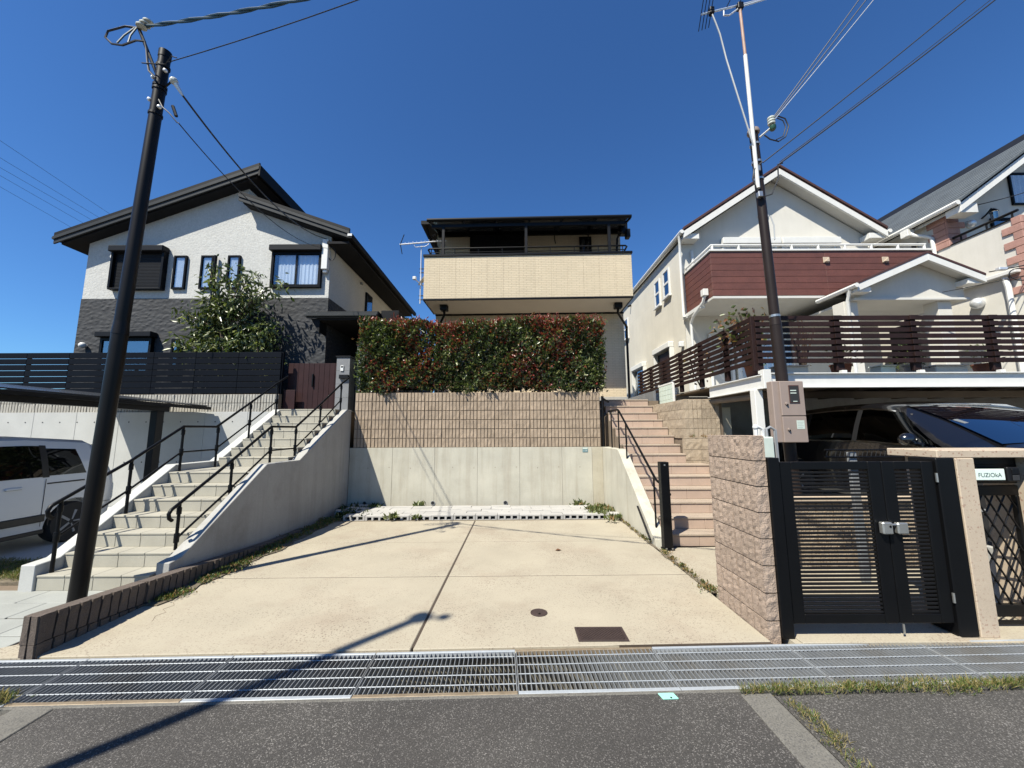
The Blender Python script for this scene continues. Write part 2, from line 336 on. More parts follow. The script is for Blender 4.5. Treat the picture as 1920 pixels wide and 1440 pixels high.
def leaves(name, pts, nrm, size, mats, probs, parent=None, seed=3, asp=.42, droop=0.0, spread=1.0, **k):
    """many folded leaf blades: each a pair of quads bent along the midrib"""
    r_ = np.random.RandomState(seed); n = len(pts); pts = np.asarray(pts, float); nrm = np.asarray(nrm, float)
    d = nrm + r_.normal(0, spread, (n, 3)); d[:, 2] -= droop; d /= np.linalg.norm(d, axis=1)[:, None] + 1e-9
    q = r_.normal(0, 1, (n, 3)); s = np.cross(d, q); s /= np.linalg.norm(s, axis=1)[:, None] + 1e-9
    u = np.cross(s, d)
    L_ = (size * r_.uniform(.6, 1.25, n))[:, None]; W = L_ * asp * .5
    p0 = pts; p3 = pts + d * L_ - u * L_ * .12
    pm = pts + d * L_ * .45
    a = pm + s * W + u * W * .45; b = pm - s * W + u * W * .45
    V = np.stack([p0, a, p3, b], 1).reshape(-1, 3)
    off = OFF[parent.name] if parent else Vector((0, 0, 0)); V = V - np.array(off)
    F = np.empty((n * 2, 3), int); i = np.arange(n) * 4
    F[0::2] = np.stack([i, i + 1, i + 2], 1); F[1::2] = np.stack([i, i + 2, i + 3], 1)
    me = bpy.data.meshes.new(name); me.vertices.add(len(V)); me.vertices.foreach_set('co', V.ravel())
    me.loops.add(len(F) * 3); me.polygons.add(len(F)); me.loops.foreach_set('vertex_index', F.ravel())
    me.polygons.foreach_set('loop_start', np.arange(len(F)) * 3)
    for m in mats: me.materials.append(MT[m])
    if callable(probs): mi = probs(pts, r_)
    else: mi = r_.choice(len(mats), n, p=probs)
    me.polygons.foreach_set('material_index', np.repeat(mi, 2)); me.update(calc_edges=True); me.validate()
    o = bpy.data.objects.new(name, me); COL.objects.link(o)
    if parent: o.parent = parent
    OFF[o.name] = Vector(off); return setp(o, **k)
# ================================================================== GROUND
TH = 0.029                                   # the street runs at a slight angle to the camera
def st(u, v): return (u * math.cos(TH) - v * math.sin(TH), u * math.sin(TH) + v * math.cos(TH))
V0, V1 = 2.51, 2.985
g = MB()
for (a, b, c, d) in ((-500, 500, -500, V0), (-500, 500, V1, 900), (-500, -16, V0, V1), (16, 500, V0, V1)):
    g.add([(*st(a, c), -.08), (*st(b, c), -.08), (*st(b, d), -.08), (*st(a, d), -.08)], [(0, 1, 2, 3)])
struct(g.build('ground', 'soil', base=(0, 0, -.08)))
rd = thing('road', None, None, (0, 0, 0), kind='structure')
def slab(name, m, poly, z0, z1, parent=None, bevel=0): return MB().xy(poly, z0, z1).build(name, m, parent, bevel)
slab('asphalt_surface', 'asphalt', [(-2.619, 2.484), (-2.429, -3), (1.338, -3), (1.350, 2.52)], -.075, 0, rd)
slab('asphalt_surface', 'asphalt_old', [st(-60, 2.2), (-2.87, 2.2), (-2.66, -3), st(-60, -6)], -.075, -.002, rd)
slab('asphalt_surface', 'asphalt_old', [(1.545, 2.49), (1.58, -3), st(60, -6), st(60, 2.46)], -.075, -.001, rd)
slab('asphalt_surface', 'asphalt_old', [st(-60, -6.1), st(60, -6.1), st(60, -30), st(-60, -30)], -.075, 0, rd)
slab('asphalt_surface', 'asphalt_old', [(-2.66, -3.02), (1.58, -3.02), st(60, -6.02), st(60, -6.09), st(-60, -6.09), st(-60, -6.02)], -.075, 0, rd)
slab('kerb_band', 'kerb_concrete', [(-2.845, 2.40), (-2.62, 2.405), (-2.43, -3), (-2.66, -3)], -.075, .006, rd, .004)
slab('kerb_band', 'kerb_concrete', [(1.352, 2.50), (1.535, 2.505), (1.57, -3), (1.34, -3)], -.075, .006, rd, .004)
slab('kerb_band', 'kerb_concrete', [st(-12, 2.485), st(12, 2.485), st(12, V0), st(-12, V0)], -.075, .003, rd, .003)
# drain trench + gratings
tr = thing('drain_channel', None, None, (0, 2.75, -.4), kind='structure')
def stbox(mb, u0, u1, v0, v1, z0, z1):
    P = [st(u0, v0), st(u1, v0), st(u1, v1), st(u0, v1)]; return mb.xy(P, z0, z1)
m_ = MB(); stbox(m_, -16, 16, V0 - .06, V0 - .001, -.4, -.055); stbox(m_, -16, 16, V1 + .001, V1 + .06, -.4, -.03); m_.build('channel_wall', 'concrete_stain', tr)
m_ = MB(); stbox(m_, -16, 16, V0 - .06, V1 + .06, -.44, -.40); m_.build('channel_floor', 'soil', tr)
GW = .985
def grate_bar():
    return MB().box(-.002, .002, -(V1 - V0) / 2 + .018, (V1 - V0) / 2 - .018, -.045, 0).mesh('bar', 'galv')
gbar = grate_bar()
where = ['at the far left end of the row below the grey paving', 'in front of the dark block kerb wall', 'under the lamp post shadow', 'left of the joint in line with the drive centre',
         'in the middle of the row, rust-stained along its back edge', 'in front of the rectangular iron cover', 'in front of the big pink block wall', 'in front of the black gate', 'at the far right end before the granite pillar']
for k in range(9):
    u0 = .105 + (k - 4) * (GW + .005); u1 = u0 + GW
    c = (*st((u0 + u1) / 2, (V0 + V1) / 2), 0)
    t = thing('drain_grating', 'galvanised steel drain grating ' + where[k], 'drain grating', c, 'galvanised gratings over the street drain', TH)
    hw, hv = GW / 2, (V1 - V0) / 2
    def lb(name, m, x0, x1, y0, y1, z0, z1): return bx(name, t, m, c[0] + x0, c[0] + x1, c[1] + y0, c[1] + y1, z0, z1, .002)
    rust = k in (4,); lb('edge_frame', 'galv_rust' if rust else 'galv_light', -hw, hw, hv - .022, hv, -.045, .003)
    lb('edge_frame', 'galv_rust' if k in (3, 1) else 'galv_light', -hw, hw, -hv, -hv + .028, -.045, .003)
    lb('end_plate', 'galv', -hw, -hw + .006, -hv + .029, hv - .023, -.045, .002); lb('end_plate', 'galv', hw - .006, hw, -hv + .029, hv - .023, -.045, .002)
    for q in range(4):
        y = -hv + .028 + (q + .75) * (2 * hv - .05) / 4.3
        lb('cross_rod', 'galv_light', -hw + .007, hw - .007, y - .0025, y + .0025, -.006, .0005)
    for q in range(32):
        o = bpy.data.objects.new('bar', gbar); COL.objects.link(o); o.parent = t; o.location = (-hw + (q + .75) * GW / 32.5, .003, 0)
# driveway panels
dw = thing('driveway', None, None, (-.7, 5, 0), kind='structure')
xc = lambda y: -.735 + (y - 3.04) * .0165
L0 = lambda y: -3.42; 
ys = [3.0, 4.43, 5.78, 7.12]; jx = [.028, .013, .013, .0]
def edge(y, x): return y + .012 * (x + .7) + (.018 * (x + .7) if y < 3.2 else 0)
for i in range(3):
    for s in (0, 1):
        a, b = ys[i] + .007, ys[i + 1] - .007
        xa, xb = ((-3.42, None), (None, 1.925))[s]
        def xl(y): return xa if s == 0 else xc(y) + .009
        def xr(y): return xc(y) - .009 if s == 0 else xb
        poly = [(xl(a), edge(a, xl(a))), (xr(a), edge(a, xr(a))), (xr(b), edge(b, xr(b))), (xl(b), edge(b, xl(b)))]
        MB().xy(poly, -.09, 0).build('concrete_panel', 'driveway', dw, .006)
slab('joint_filler', 'joint_dark', [(-3.4, 3.02), (1.92, 3.06), (1.92, 7.1), (-3.4, 7.1)], -.075, -.004, dw)
bx('front_strip', dw, 'driveway', -3.40, 1.9, 2.0, 2.1, -.2, -.15) if False else None
slab('side_path', 'driveway', [(1.98, 3.90), (3.46, 3.92), (3.46, 5.5), (1.98, 5.42)], -.07, .004, dw, .005)
cr = [(-3.16, 3.80), (-3.10, 3.74), (-3.13, 3.66), (-3.05, 3.60), (-3.08, 3.53), (-3.02, 3.44)]
MB().xy([(x - .0015, y) for x, y in cr] + [(x + .0022, y) for x, y in cr[::-1]], .0005, .0015).build('crack', 'block_mortar', dw)
slab('back_bed', 'soil', [(-3.45, 7.10), (2.0, 7.13), (2.0, 8.4), (-3.45, 8.4)], -.07, -.004, dw)
# covers
t = thing('manhole_cover', 'small round brown iron inspection cover set in the beige driveway', 'manhole cover', (.225, 3.56, 0))
MB().lathe([(.074, 0), (.074, .004), (.07, .006), (.064, .006), (.063, .004), (.001, .004)], (.225, 3.56, 0), 28).build('cover_plate', 'iron_brown', t, 0, True)
MB().lathe([(.01, .004), (.01, .008), (.001, .008)], (.228, 3.535, 0), 10).build('lift_hole', 'black_metal', t)
t = thing('drain_cover', 'rectangular brown cast iron cover with diamond ribs near the drain', 'drain cover', (.675, 3.20, 0))
bx('frame', t, 'iron_brown', .49, .87, 3.09, 3.295, -.01, .004, .002)
for (a, b, c, d) in ((.49, .87, 3.09, 3.105), (.49, .87, 3.28, 3.295), (.49, .505, 3.106, 3.279), (.855, .87, 3.106, 3.279)): bx('rim', t, 'iron_brown', a, b, c, d, .0045, .010, .001)
rb = MB()
for s in (1, -1):
    for q in range(-6, 20):
        x0 = .51 + q * .026
        p = [(x0 + s * 0, 3.11), (x0 + s * .165, 3.275)]
        def clip(x, y): return x
        pts = [(lerp(p[0][0], p[1][0], f), lerp(p[0][1], p[1][1], f)) for f in [i / 24 for i in range(25)]]
        pts = [q_ for q_ in pts if .512 < q_[0] < .848]
        if len(pts) > 3:
            (xa, ya), (xb, yb) = pts[0], pts[-1]; n_ = Vector((-(yb - ya), xb - xa)).normalized() * .0028
            rb.xy([(xa + n_.x, ya + n_.y), (xa - n_.x, ya - n_.y), (xb - n_.x, yb - n_.y), (xb + n_.x, yb + n_.y)], .0041, .0095 + s * .0003)
rb.build('diamond_ribs', 'iron_brown', t)
# boundary marker
t = thing('boundary_plate', 'small pale mint green boundary plate on asphalt by the drain', 'marker plate', (.90, 2.50 , 0))
MB().xy([(.862, 2.508), (.955, 2.511), (.968, 2.462), (.875, 2.458)], .0, .008).build('plate', 'mint', t, .002)
MB().lathe([(.006, .008), (.006, .0095), (.001, .0095)], (.925, 2.466, 0), 8).build('bolt', 'dark_metal', t)
# left paving, lawn, carport floor
pv = thing('paving', None, None, (-5, 3.5, 0), kind='structure')
slab('bedding', 'block_mortar', [st(-9, 3.0), (-3.43, 2.9), (-3.43, 4.3), (-9, 4.3)], -.075, -.012, pv)
pm = [MB().box(.003, .597, .003, .297, -.04, 0).mesh('paver', 'paver', bevel=.003)]
for r_ in range(6):
    for c_ in range(10):
        x = -3.44 - .6 * (c_ + 1) + (.3 if r_ % 2 else 0) - .3; y = 2.93 + .3 * r_
        if r_ >= 4 and x > -5.6: continue
        if x + .6 > -3.43: continue
        if y < 2.99 + TH * x * 1.0: y_ = y
        piece('paver', pm[0], pv, (x, y + TH * (x + 3.4) * (1 if r_ < 2 else .6), .0))
slab('edge_strip', 'driveway', [(-3.98, 2.885), (-3.43, 2.905), (-3.43, 3.02), (-3.52, 3.2)], -.07, .003, pv)
slab('parking_floor', 'concrete_white', [(-12, 4.95), (-4.97, 4.95), (-4.97, 8.58), (-12, 8.58)], -.07, .0, pv, .004)
# terraces behind the retaining walls
ug = thing('upper_ground', None, None, (0, 12, 0), kind='structure')
bx('terrace', ug, 'soil', -13, -3.52, 9.25, 19, -.07, 2.05, 0); bx('terrace', ug, 'granite', -3.51, 3.14, 9.32, 19, -.07, 2.30, 0)  # centre one added pale, unseen, to bounce light onto the balcony soffit
bx('terrace', ug, 'concrete_grey', 3.94, 22, 8.95, 24, -.07, 2.40, 0); bx('terrace', ug, 'concrete_grey', 3.42, 3.93, 9.25, 24, -.07, 2.15, 0)
bx('added_gap_wall', ug, 'tile_slate', -3.6, -2.5, 11.9, 12.0, 2.0, 3.6, 0)  # added wall, unseen part of nothing else, blocks the bright sky gap
bx('hedge_bed', ug, 'soil', -3.45, 1.92, 8.56, 9.31, -.07, 2.40, 0)
bx('parking_floor', ug, 'concrete_grey', 4.95, 10, 3.6, 8.94, -.07, .35, 0)
bx('parking_floor', ug, 'concrete_grey', 3.48, 4.94, 4.84, 8.94, -.07, .35, 0)
bx('gate_path', ug, 'driveway', 2.08, 4.94, 3.05, 4.66, -.07, .002, 0)
# ================================================================== CENTRE RETAINING WALL + BLOCK WALL
rw = thing('retaining_wall', 'long pale concrete retaining wall behind the driveway with drain holes', 'wall', (-.7, 8.5, 0))
xs = [-3.51, -2.58, -1.67, -.75, .16, 1.07, 1.72]
for a, b in zip(xs, xs[1:]): bx('wall_panel', rw, 'concrete', a + .0015, b - .0015, 8.40, 8.56, -.02, 1.245, .004)
bx('wall_panel', rw, 'concrete_stain', 1.7215, 1.949, 8.40, 8.56, -.02, 1.245, .003, label='brown water-stained end panel')
MB().yz([(5.45, -.03), (8.56, -.03), (8.56, 1.245), (7.28, 1.245), (7.18, 1.23), (5.60, .14), (5.48, .10)], 1.951, 2.12).build('stair_wing_wall', 'concrete', rw, .006)
for x in (-3.14, -1.69, -.15, 1.40):
    o = MB().lathe([(.045, 0), (.045, -.012), (.036, -.012), (.036, -.002), (.001, -.001)], (x, 8.399, .085), 18, 'y').build('drain_pipe', 'grey_plastic', rw, 0, True)
    MB().lathe([(.035, -.003), (.035, -.004), (.001, -.004)], (x, 8.399, .085), 16, 'y').build('pipe_hole', 'room_dark', o)
th = MB()
for x in [-3.1 + .455 * i for i in range(11)]: th.lathe([(.009, 0), (.009, -.0015), (.001, -.0015)], (x, 8.3995, .82 + .01 * math.sin(x * 9)), 6, 'y')
th.build('tie_holes', 'block_mortar', rw, kind='stuff')
pl = bx('address_plate', rw, 'teal_print', 1.515, 1.63, 8.394, 8.3995, 1.135, 1.235, .001)
bx('plate_band', pl, 'paper', 1.52, 1.625, 8.3925, 8.3935, 1.200, 1.232, 0)
text('plate_number', '1-14', .052, 'white_plastic', pl, (1.573, 8.393, 1.165), sx=.9)
bm_v = [rough_block('block', 'block_beige', .39, .2, .14, 5, 2, .006, .017, .020, s, .013) for s in range(6)]
hb = thing('block_wall', 'beige ribbed split-face block wall below the red and green hedge', 'wall', (-.75, 8.5, 1.25))
bx('wall_core', hb, 'block_mortar', -3.44, 1.925, 8.425, 8.55, 1.25, 2.44, 0)
for r_ in range(6):
    for c_ in range(14):
        x = -3.45 + .384 * c_
        piece('block', random.choice(bm_v), hb, (x, 8.405 + random.uniform(-.003, .003), 1.247 + .2 * r_), scale=(.984, 1, 1))
# loose hollow blocks
hbm = MB()
hbm.mi = 0
Lb, Wb, Hb = .39, .19, .10
hbm.box(0, Lb, 0, Wb, Hb - .022, Hb); hbm.box(0, Lb, 0, Wb, 0, .02)
for a in (0, .115, .24, .355): hbm.box(a, a + .035, .001, Wb - .001, .02, Hb - .022)
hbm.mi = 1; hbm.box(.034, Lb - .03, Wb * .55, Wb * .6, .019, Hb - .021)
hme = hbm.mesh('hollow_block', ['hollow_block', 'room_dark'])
ORD = ['', 'first', 'second', 'third', 'fourth', 'fifth', 'sixth', 'seventh', 'eighth', 'ninth', 'tenth', 'eleventh', 'twelfth', 'thirteenth']
ROW = ['front', 'second', 'middle', 'fourth', 'back']; cnt_ = [0] * 5
for r_ in range(5):
    n_ = 13 if r_ < 4 else 12
    for c_ in range(n_):
        x = -3.06 + .398 * c_ + (.0, .21, .07, .25, .12)[r_] - (.28 if r_ == 4 else 0) + (0 if r_ else 0)
        if x > 1.75: continue
        y = 7.20 + .2 * r_ + .012 * (x + .7) + random.uniform(-.008, .008)
        cnt_[r_] += 1
        o = bpy.data.objects.new('hollow_block', hme); COL.objects.link(o); o.location = (x, y, -.02 + random.uniform(-.006, .006) - .004 * r_)
        o.rotation_euler = (random.uniform(-.012, .012), random.uniform(-.012, .012), random.uniform(-.02, .02))
        setp(o, 'white hollow block, ' + ORD[cnt_[r_]] + ' from the left in the ' + ROW[r_] + ' row before the retaining wall', 'concrete block', 'white hollow blocks laid flat in rows')
for i, (x, y, rz) in enumerate(((-3.38, 7.55, .3), (-3.30, 7.85, -.2), (-3.36, 8.1, .1))):
    o = bpy.data.objects.new('hollow_block', hme); COL.objects.link(o); o.location = (x, y, -.01); o.rotation_euler = (0, .03, rz)
    setp(o, ['nearest shaded hollow block lying askew at the left end of the rows', 'middle shaded hollow block askew at the left end of the rows', 'hollow block in the dark corner under the left drain pipe'][i], 'concrete block', 'white hollow blocks laid flat in rows')
# ================================================================== DARK KERB WALL (left of driveway)
kw = thing('kerb_wall', 'low dark brown ribbed block wall along the left edge of the driveway', 'wall', (-3.42, 5, 0))
dk = [rough_block('block', 'block_dark', .40, .19, .12, 5, 4, .006, .015, .020, 40 + s, .009) for s in range(4)]
for i in range(9):
    y = 2.93 + .4 * i
    zt = .275 - .082 * (y - 2.95) if y < 5.6 else .057 - .03 * (y - 5.6)
    zt2 = .275 - .082 * (y + .4 - 2.95) if y + .4 < 5.6 else .057 - .03 * (y + .4 - 5.6)
    sl = math.atan2(zt2 - zt, .4)
    for q in (0, 1):
        rot = Matrix.Rotation(R(90), 3, 'Z') @ Matrix.Rotation(-sl, 3, 'Y')
        piece('block', random.choice(dk), kw, (-3.36 + random.uniform(-.003, .003), y, zt - .19 * (q + 1)), rot.to_euler())
# front end faces
dk2 = rough_block('block', 'block_dark', .12, .19, .06, 2, 2, .006, .012, .014, 77, .004)
for q in (0, 1): piece('block', dk2, kw, (-3.475, 2.90, .275 - .19 * (q + 1)))
# ================================================================== LEFT STAIRS
ls = thing('left_stairs', 'grey tiled stairs between concrete side walls climbing to the brown gate', 'stairs', (-4.2, 4.05, 0))
RZ = 2.06 / 14; SY = [4.08 + .232 * i for i in range(7)] + [6.37 + .262 * i for i in range(7)]
core = [(4.10, -.06)]
for i, y in enumerate(SY): core += [(y + .022, RZ * i - (.06 if i == 0 else .022)), (y + .022, RZ * (i + 1) - .022)]
core += [(9.24, 2.04), (9.24, -.06)]
MB().yz(core, -4.795, -3.655).build('stair_core', 'block_mortar', ls)
tw = 1.14 / 4
tr_m = MB().box(.002, tw - .002, 0, .02, .001, RZ - .021).mesh('riser_tile', 'stair_tile', bevel=.002)
for i, y in enumerate(SY):
    nx_ = SY[i + 1] if i < 13 else 9.2
    tm = MB().box(.002, tw - .002, 0, nx_ - y - .003 + .02, -.02, 0).mesh('tread_tile', 'stair_tile', bevel=.003)
    if i == 6 or i == 13: tm = MB().box(.002, tw - .002, 0, nx_ - y + .017, -.02, 0).mesh('landing_tile', 'stair_tile', bevel=.003)
    for c_ in range(4):
        x = -4.795 + tw * c_
        piece('riser_tile', tr_m, ls, (x, y + .001, RZ * i)); piece('tread_tile' if i not in (6, 13) else 'landing_tile', tm, ls, (x, y - .006, RZ * (i + 1)))
prof = [(4.06, -.05), (4.06, .25), (4.27, .265), (5.58, 1.125), (6.38, 1.125), (7.95, 2.055), (8.6, 2.055), (8.6, -.05)]
MB().yz(prof, -4.95, -4.80).build('left_side_wall', 'concrete_white', ls, .006)
prof2 = [(4.13, -.05), (4.13, .245), (4.27, .265), (5.60, 1.125), (6.45, 1.125), (8.20, 2.06), (8.40, 2.06), (8.40, -.05)]
MB().yz(prof2, -3.65, -3.51).build('right_side_wall', 'concrete_grey', ls, .006, label='water-stained outer side wall')
def rail_stairs(x, label, top, mid, posts, foot, curl):
    t = thing('stair_handrail', label, 'handrail', (x, posts[0], 0), 'black handrails on the left stairs')
    P = [(x, y, z) for y, z in top]
    tb('top_rail', t, 'black_metal', curl + P, .019, 10)
    tb('mid_rail', t, 'black_metal', [(x, y, z) for y, z in mid], .013, 8)
    for y, zf in zip(posts, foot):
        zt = np.interp(y, [a for a, _ in top], [b for _, b in top])
        p = tb('post', t, 'black_metal', [(x, y, zf), (x, y, zt - .01)], .017, 10)
        zm = np.interp(y, [a for a, _ in mid], [b for _, b in mid])
        MB().lathe([(.024, -.05), (.026, -.04), (.026, .04), (.024, .05)], (x, y, zm), 10).build('collar', 'black_metal', p, 0, True)
        MB().lathe([(.024, -.12), (.024, -.05), (.018, -.045)], (x, y, zt), 10).build('socket', 'black_metal', p, 0, True)
zst = lambda y: RZ * sum(1 for s in SY if s <= y)
topL = [(4.10, .84), (4.85, 1.225), (5.58, 1.665), (6.20, 1.67), (6.96, 2.12), (7.75, 2.60), (8.05, 2.76)]
midL = [(4.16, .50), (4.85, .86), (5.58, 1.30), (6.20, 1.31), (6.96, 1.75), (7.75, 2.22)]
pL = [4.16, 4.87, 5.58, 6.24, 6.97, 7.72]
rail_stairs(-4.745, 'black tubular handrail along the left side of the grey stairs beside the white car', topL, midL, pL, [zst(y) for y in pL],
            [(-4.745, 4.10, .70), (-4.745, 4.06, .73), (-4.745, 4.05, .78), (-4.745, 4.07, .82)])
topR = [(4.35, .76), (5.15, 1.20), (5.95, 1.665), (6.62, 1.67), (7.42, 2.12), (8.30, 2.64), (8.66, 2.82)]
midR = [(4.42, .42), (5.15, .83), (5.95, 1.30), (6.62, 1.31), (7.42, 1.75), (8.28, 2.27)]
pR = [4.41, 5.17, 5.96, 6.63, 7.43, 8.28]
rail_stairs(-3.705, 'black tubular handrail along the right side of the grey stairs nearest the driveway', topR, midR, pR, [zst(y) for y in pR],
            [(-3.705, 4.33, .62), (-3.705, 4.29, .65), (-3.705, 4.28, .70), (-3.705, 4.31, .74)])
# ================================================================== LEFT RETAINING WALL, FENCE, CARPORT
lw = thing('retaining_wall', 'white concrete retaining wall with ribbed block top behind the white car', 'wall', (-8.5, 8.6, 0))
for i in range(8):
    x0 = -12.6 + .956 * i; bx('wall_panel', lw, 'concrete_white', x0, x0 + .953, 8.60, 8.8, -.05, 2.05, .004)
th = MB()
for i in range(20):
    for z in (1.83, .95): th.lathe([(.014, 0), (.014, -.002), (.001, -.002)], (-12.4 + .385 * i, 8.599, z), 8, 'y')
th.build('tie_holes', 'room_dark', lw, kind='stuff')
wb_ = [rough_block('block', 'block_white', .39, .2, .14, 6, 2, .006, .016, .018, 60 + s, .011) for s in range(4)]
bx('wall_core', lw, 'block_mortar', -12.6, -5.28, 8.65, 8.77, 2.05, 2.45, 0)
for r_ in range(2):
    for i in range(18): piece('block', random.choice(wb_), lw, (-12.3 + .39 * i, 8.63, 2.05 + .2 * r_))
fn = thing('slat_fence', 'dark navy horizontal slat fence on top of the white wall at left', 'fence', (-8.5, 8.72, 2.45))
px_ = [-13.1, -12.15, -11.18, -10.20, -9.22, -8.25, -7.28, -6.29, -5.31]
for x in px_: bx('post', fn, 'navy_slat', x - .03, x + .03, 8.72, 8.78, 2.45, 3.43, .004)
for a, b in zip(px_, px_[1:]):
    sm = MB().box(0, b - a - .006, 0, .02, 0, .128).mesh('slat', 'navy_slat', bevel=.003)
    for k in range(7): piece('slat', sm, fn, (a + .003, 8.695, 2.47 + .139 * k))
cp = thing('carport', 'black cantilever carport roof over the white car on the left', 'carport', (-6.85, 7.4, 0))
bx('post', cp, 'dark_metal', -6.93, -6.80, 7.36, 7.52, 0, 2.0, .006); bx('post', cp, 'dark_metal', -6.93, -6.80, 3.9, 4.06, 0, 2.0, .006)
bx('side_beam', cp, 'dark_metal', -6.93, -6.79, 3.2, 7.62, 2.001, 2.10, .006)
bx('gutter', cp, 'dark_metal', -6.75, -6.66, 3.1, 8.50, 2.09, 2.15, .006)
for y in (3.98, 7.44): MB().xz([(-9.1, 2.36), (-6.8, 2.105), (-6.8, 2.15), (-9.1, 2.44)], y - .05, y + .05).build('cantilever_arm', 'dark_metal', cp, .004)
for y in (3.1, 8.44): MB().xz([(-9.1, 2.43), (-6.76, 2.15), (-6.76, 2.19), (-9.1, 2.47)], y, y + .06).build('edge_bar', 'dark_metal', cp, .004)
MB().xz([(-9.1, 2.445), (-6.70, 2.16), (-6.70, 2.18), (-9.1, 2.465)], 3.162, 8.438).build('roof_panel', 'canopy_panel', cp, .003)
# ================================================================== LEFT GATE AREA
gt = thing('plank_gate', 'dark brown vertical plank gate at the top of the grey stairs', 'gate', (-4.7, 8.95, 2.06))
for i in range(10): bx('plank', gt, 'gate_plank', -5.28 + .122 * i, -5.28 + .122 * i + .119, 8.96, 8.985, 2.09, 3.21, .003)
bx('frame', gt, 'gate_plank', -5.28, -4.07, 8.987, 9.02, 2.10, 2.2); bx('frame', gt, 'gate_plank', -5.28, -4.07, 8.987, 9.02, 3.05, 3.15)
bx('handle', gt, 'black_metal', -4.70, -4.67, 8.92, 8.958, 2.65, 2.95)
sp = bx('side_panel', gt, 'gate_plank', -5.27, -5.0, 8.80, 8.82, 2.06, 2.56)
gp = thing('gate_pillar', 'grey slate-tiled gate pillar with white intercom at the stair top', 'pillar', (-3.88, 8.9, 2.06))
for k in range(4): bx('tile', gp, 'tile_slate', -4.04, -3.735, 8.72, 9.05, 2.06 + .31 * k, 2.06 + .31 * k + .307, .003)
bx('cap', gp, 'dark_metal', -4.06, -3.715, 8.70, 9.07, 3.30, 3.335)
ic = bx('intercom', gp, 'white_plastic', -3.94, -3.87, 8.70, 8.719, 2.98, 3.11, .004); bx('lens', ic, 'dark_metal', -3.925, -3.885, 8.696, 8.6995, 3.06, 3.095, 0)
bx('mail_slot', gp, 'dark_metal', -3.95, -3.74, 8.66, 8.719, 2.80, 2.89)
gp = thing('gate_pillar', 'taller grey tiled pillar behind, beside the hedge', 'pillar', (-3.65, 9.2, 2.06))
for k in range(5): bx('tile', gp, 'tile_slate', -3.73, -3.47, 9.08, 9.3, 2.06 + .32 * k, 2.06 + .32 * k + .317, .003)
bx('cap', gp, 'dark_metal', -3.75, -3.45, 9.06, 9.32, 3.662, 3.69)
# ================================================================== RIGHT STAIRS
rsx = thing('right_stairs', 'pink tiled stairs with stone treads climbing beside the hedge wall', 'stairs', (2.7, 5.5, 0))
RZ2 = 2.32 / 14; SY2 = [5.50 + .27 * i for i in range(14)]
core = [(5.52, -.05)]
for i, y in enumerate(SY2): core += [(y + .022, RZ2 * i - (.05 if i == 0 else .03)), (y + .022, RZ2 * (i + 1) - .03)]
core += [(9.31, 2.29), (9.31, -.05)]
MB().yz(core, 2.125, 3.445).build('stair_core', 'block_mortar', rsx)
MB().yz([(8.56, -.04), (9.31, -.04), (9.31, 2.29), (8.56, 1.9)], 1.95, 2.12).build('stair_core', 'block_mortar', rsx)
for i, y in enumerate(SY2):
    x1 = 3.445 if i < 6 else 3.195
    x0 = 2.125
    n_ = 3; off = (.0, .22)[i % 2]
    cuts = [x0] + [c for c in [2.125 + off + .44 * k for k in range(1, 4)] if x0 + .1 < c < x1 - .1] + [x1]
    for a, b in zip(cuts, cuts[1:]):
        bx('riser_tile', rsx, 'pink_tile', a + .0015, b - .0015, y, y + .02, RZ2 * i + .002, RZ2 * (i + 1) - .032, .002)
    d = .275 if i < 13 else .55
    bx('tread_slab', rsx, 'tread_stone', x0, (x0 + x1) / 2 - .001, y - .012, y + d, RZ2 * (i + 1) - .03, RZ2 * (i + 1), .005)
    bx('tread_slab', rsx, 'tread_stone', (x0 + x1) / 2 + .001, x1, y - .012, y + d, RZ2 * (i + 1) - .03, RZ2 * (i + 1), .005)
hr = thing('stair_handrail', 'thin black handrail along the left side of the pink stairs', 'handrail', (2.03, 6.5, 0))
tb('top_rail', hr, 'black_metal', [(2.05, 8.2, 2.0), (2.05, 7.46, 1.99), (2.05, 7.38, 1.96), (2.05, 5.62, .88), (2.05, 5.52, .86)], .018, 10)
for y, z0, z1 in ((7.98, 1.24, 2.0), (7.44, 1.24, 1.99), (6.98, 1.09, 1.70), (5.70, .20, .92)): tb('post', hr, 'black_metal', [(2.05, y, z0), (2.05, y, z1)], .014, 8)
pt = thing('chain_post', 'thick black square post at the foot of the pink stairs', 'post', (2.07, 5.38, 0))
bx('post_body', pt, 'black_metal', 2.01, 2.125, 5.31, 5.42, 0.02, 1.15, .006); bx('base_plate', pt, 'black_metal', 2.0, 2.14, 5.29, 5.43, 0, .02, .003)
bx('hook', pt, 'black_metal', 2.126, 2.15, 5.35, 5.38, .70, .73, .003)
bx('cap_mark', pt, 'steel', 2.055, 2.075, 5.305, 5.3095, 1.10, 1.12, .001)
for x in (2.03, 2.11): MB().lathe([(.012, .02), (.012, .032), (.001, .034)], (x, 5.30, 0), 8).build('bolt', 'steel', pt)
t = thing('leaning_bar', 'short dark steel bar leaning on the sloped stair wall behind the black post', 'bar', (1.93, 5.9, .1))
tb('bar', t, 'dark_metal', [(1.93, 6.12, .42), (1.93, 5.62, .06)], .016, 8)
# black gate post at the hedge wall end (stair top)
t = thing('stair_rail', 'black post and rail beside the hedge wall end at the stairs', 'handrail', (2.0, 8.5, 1.25))
tb('post', t, 'black_metal', [(1.99, 8.44, 1.245), (1.99, 8.44, 2.35)], .03, 8); tb('rail', t, 'black_metal', [(1.99, 8.40, 2.3), (2.06, 8.2, 2.2)], .02, 8)
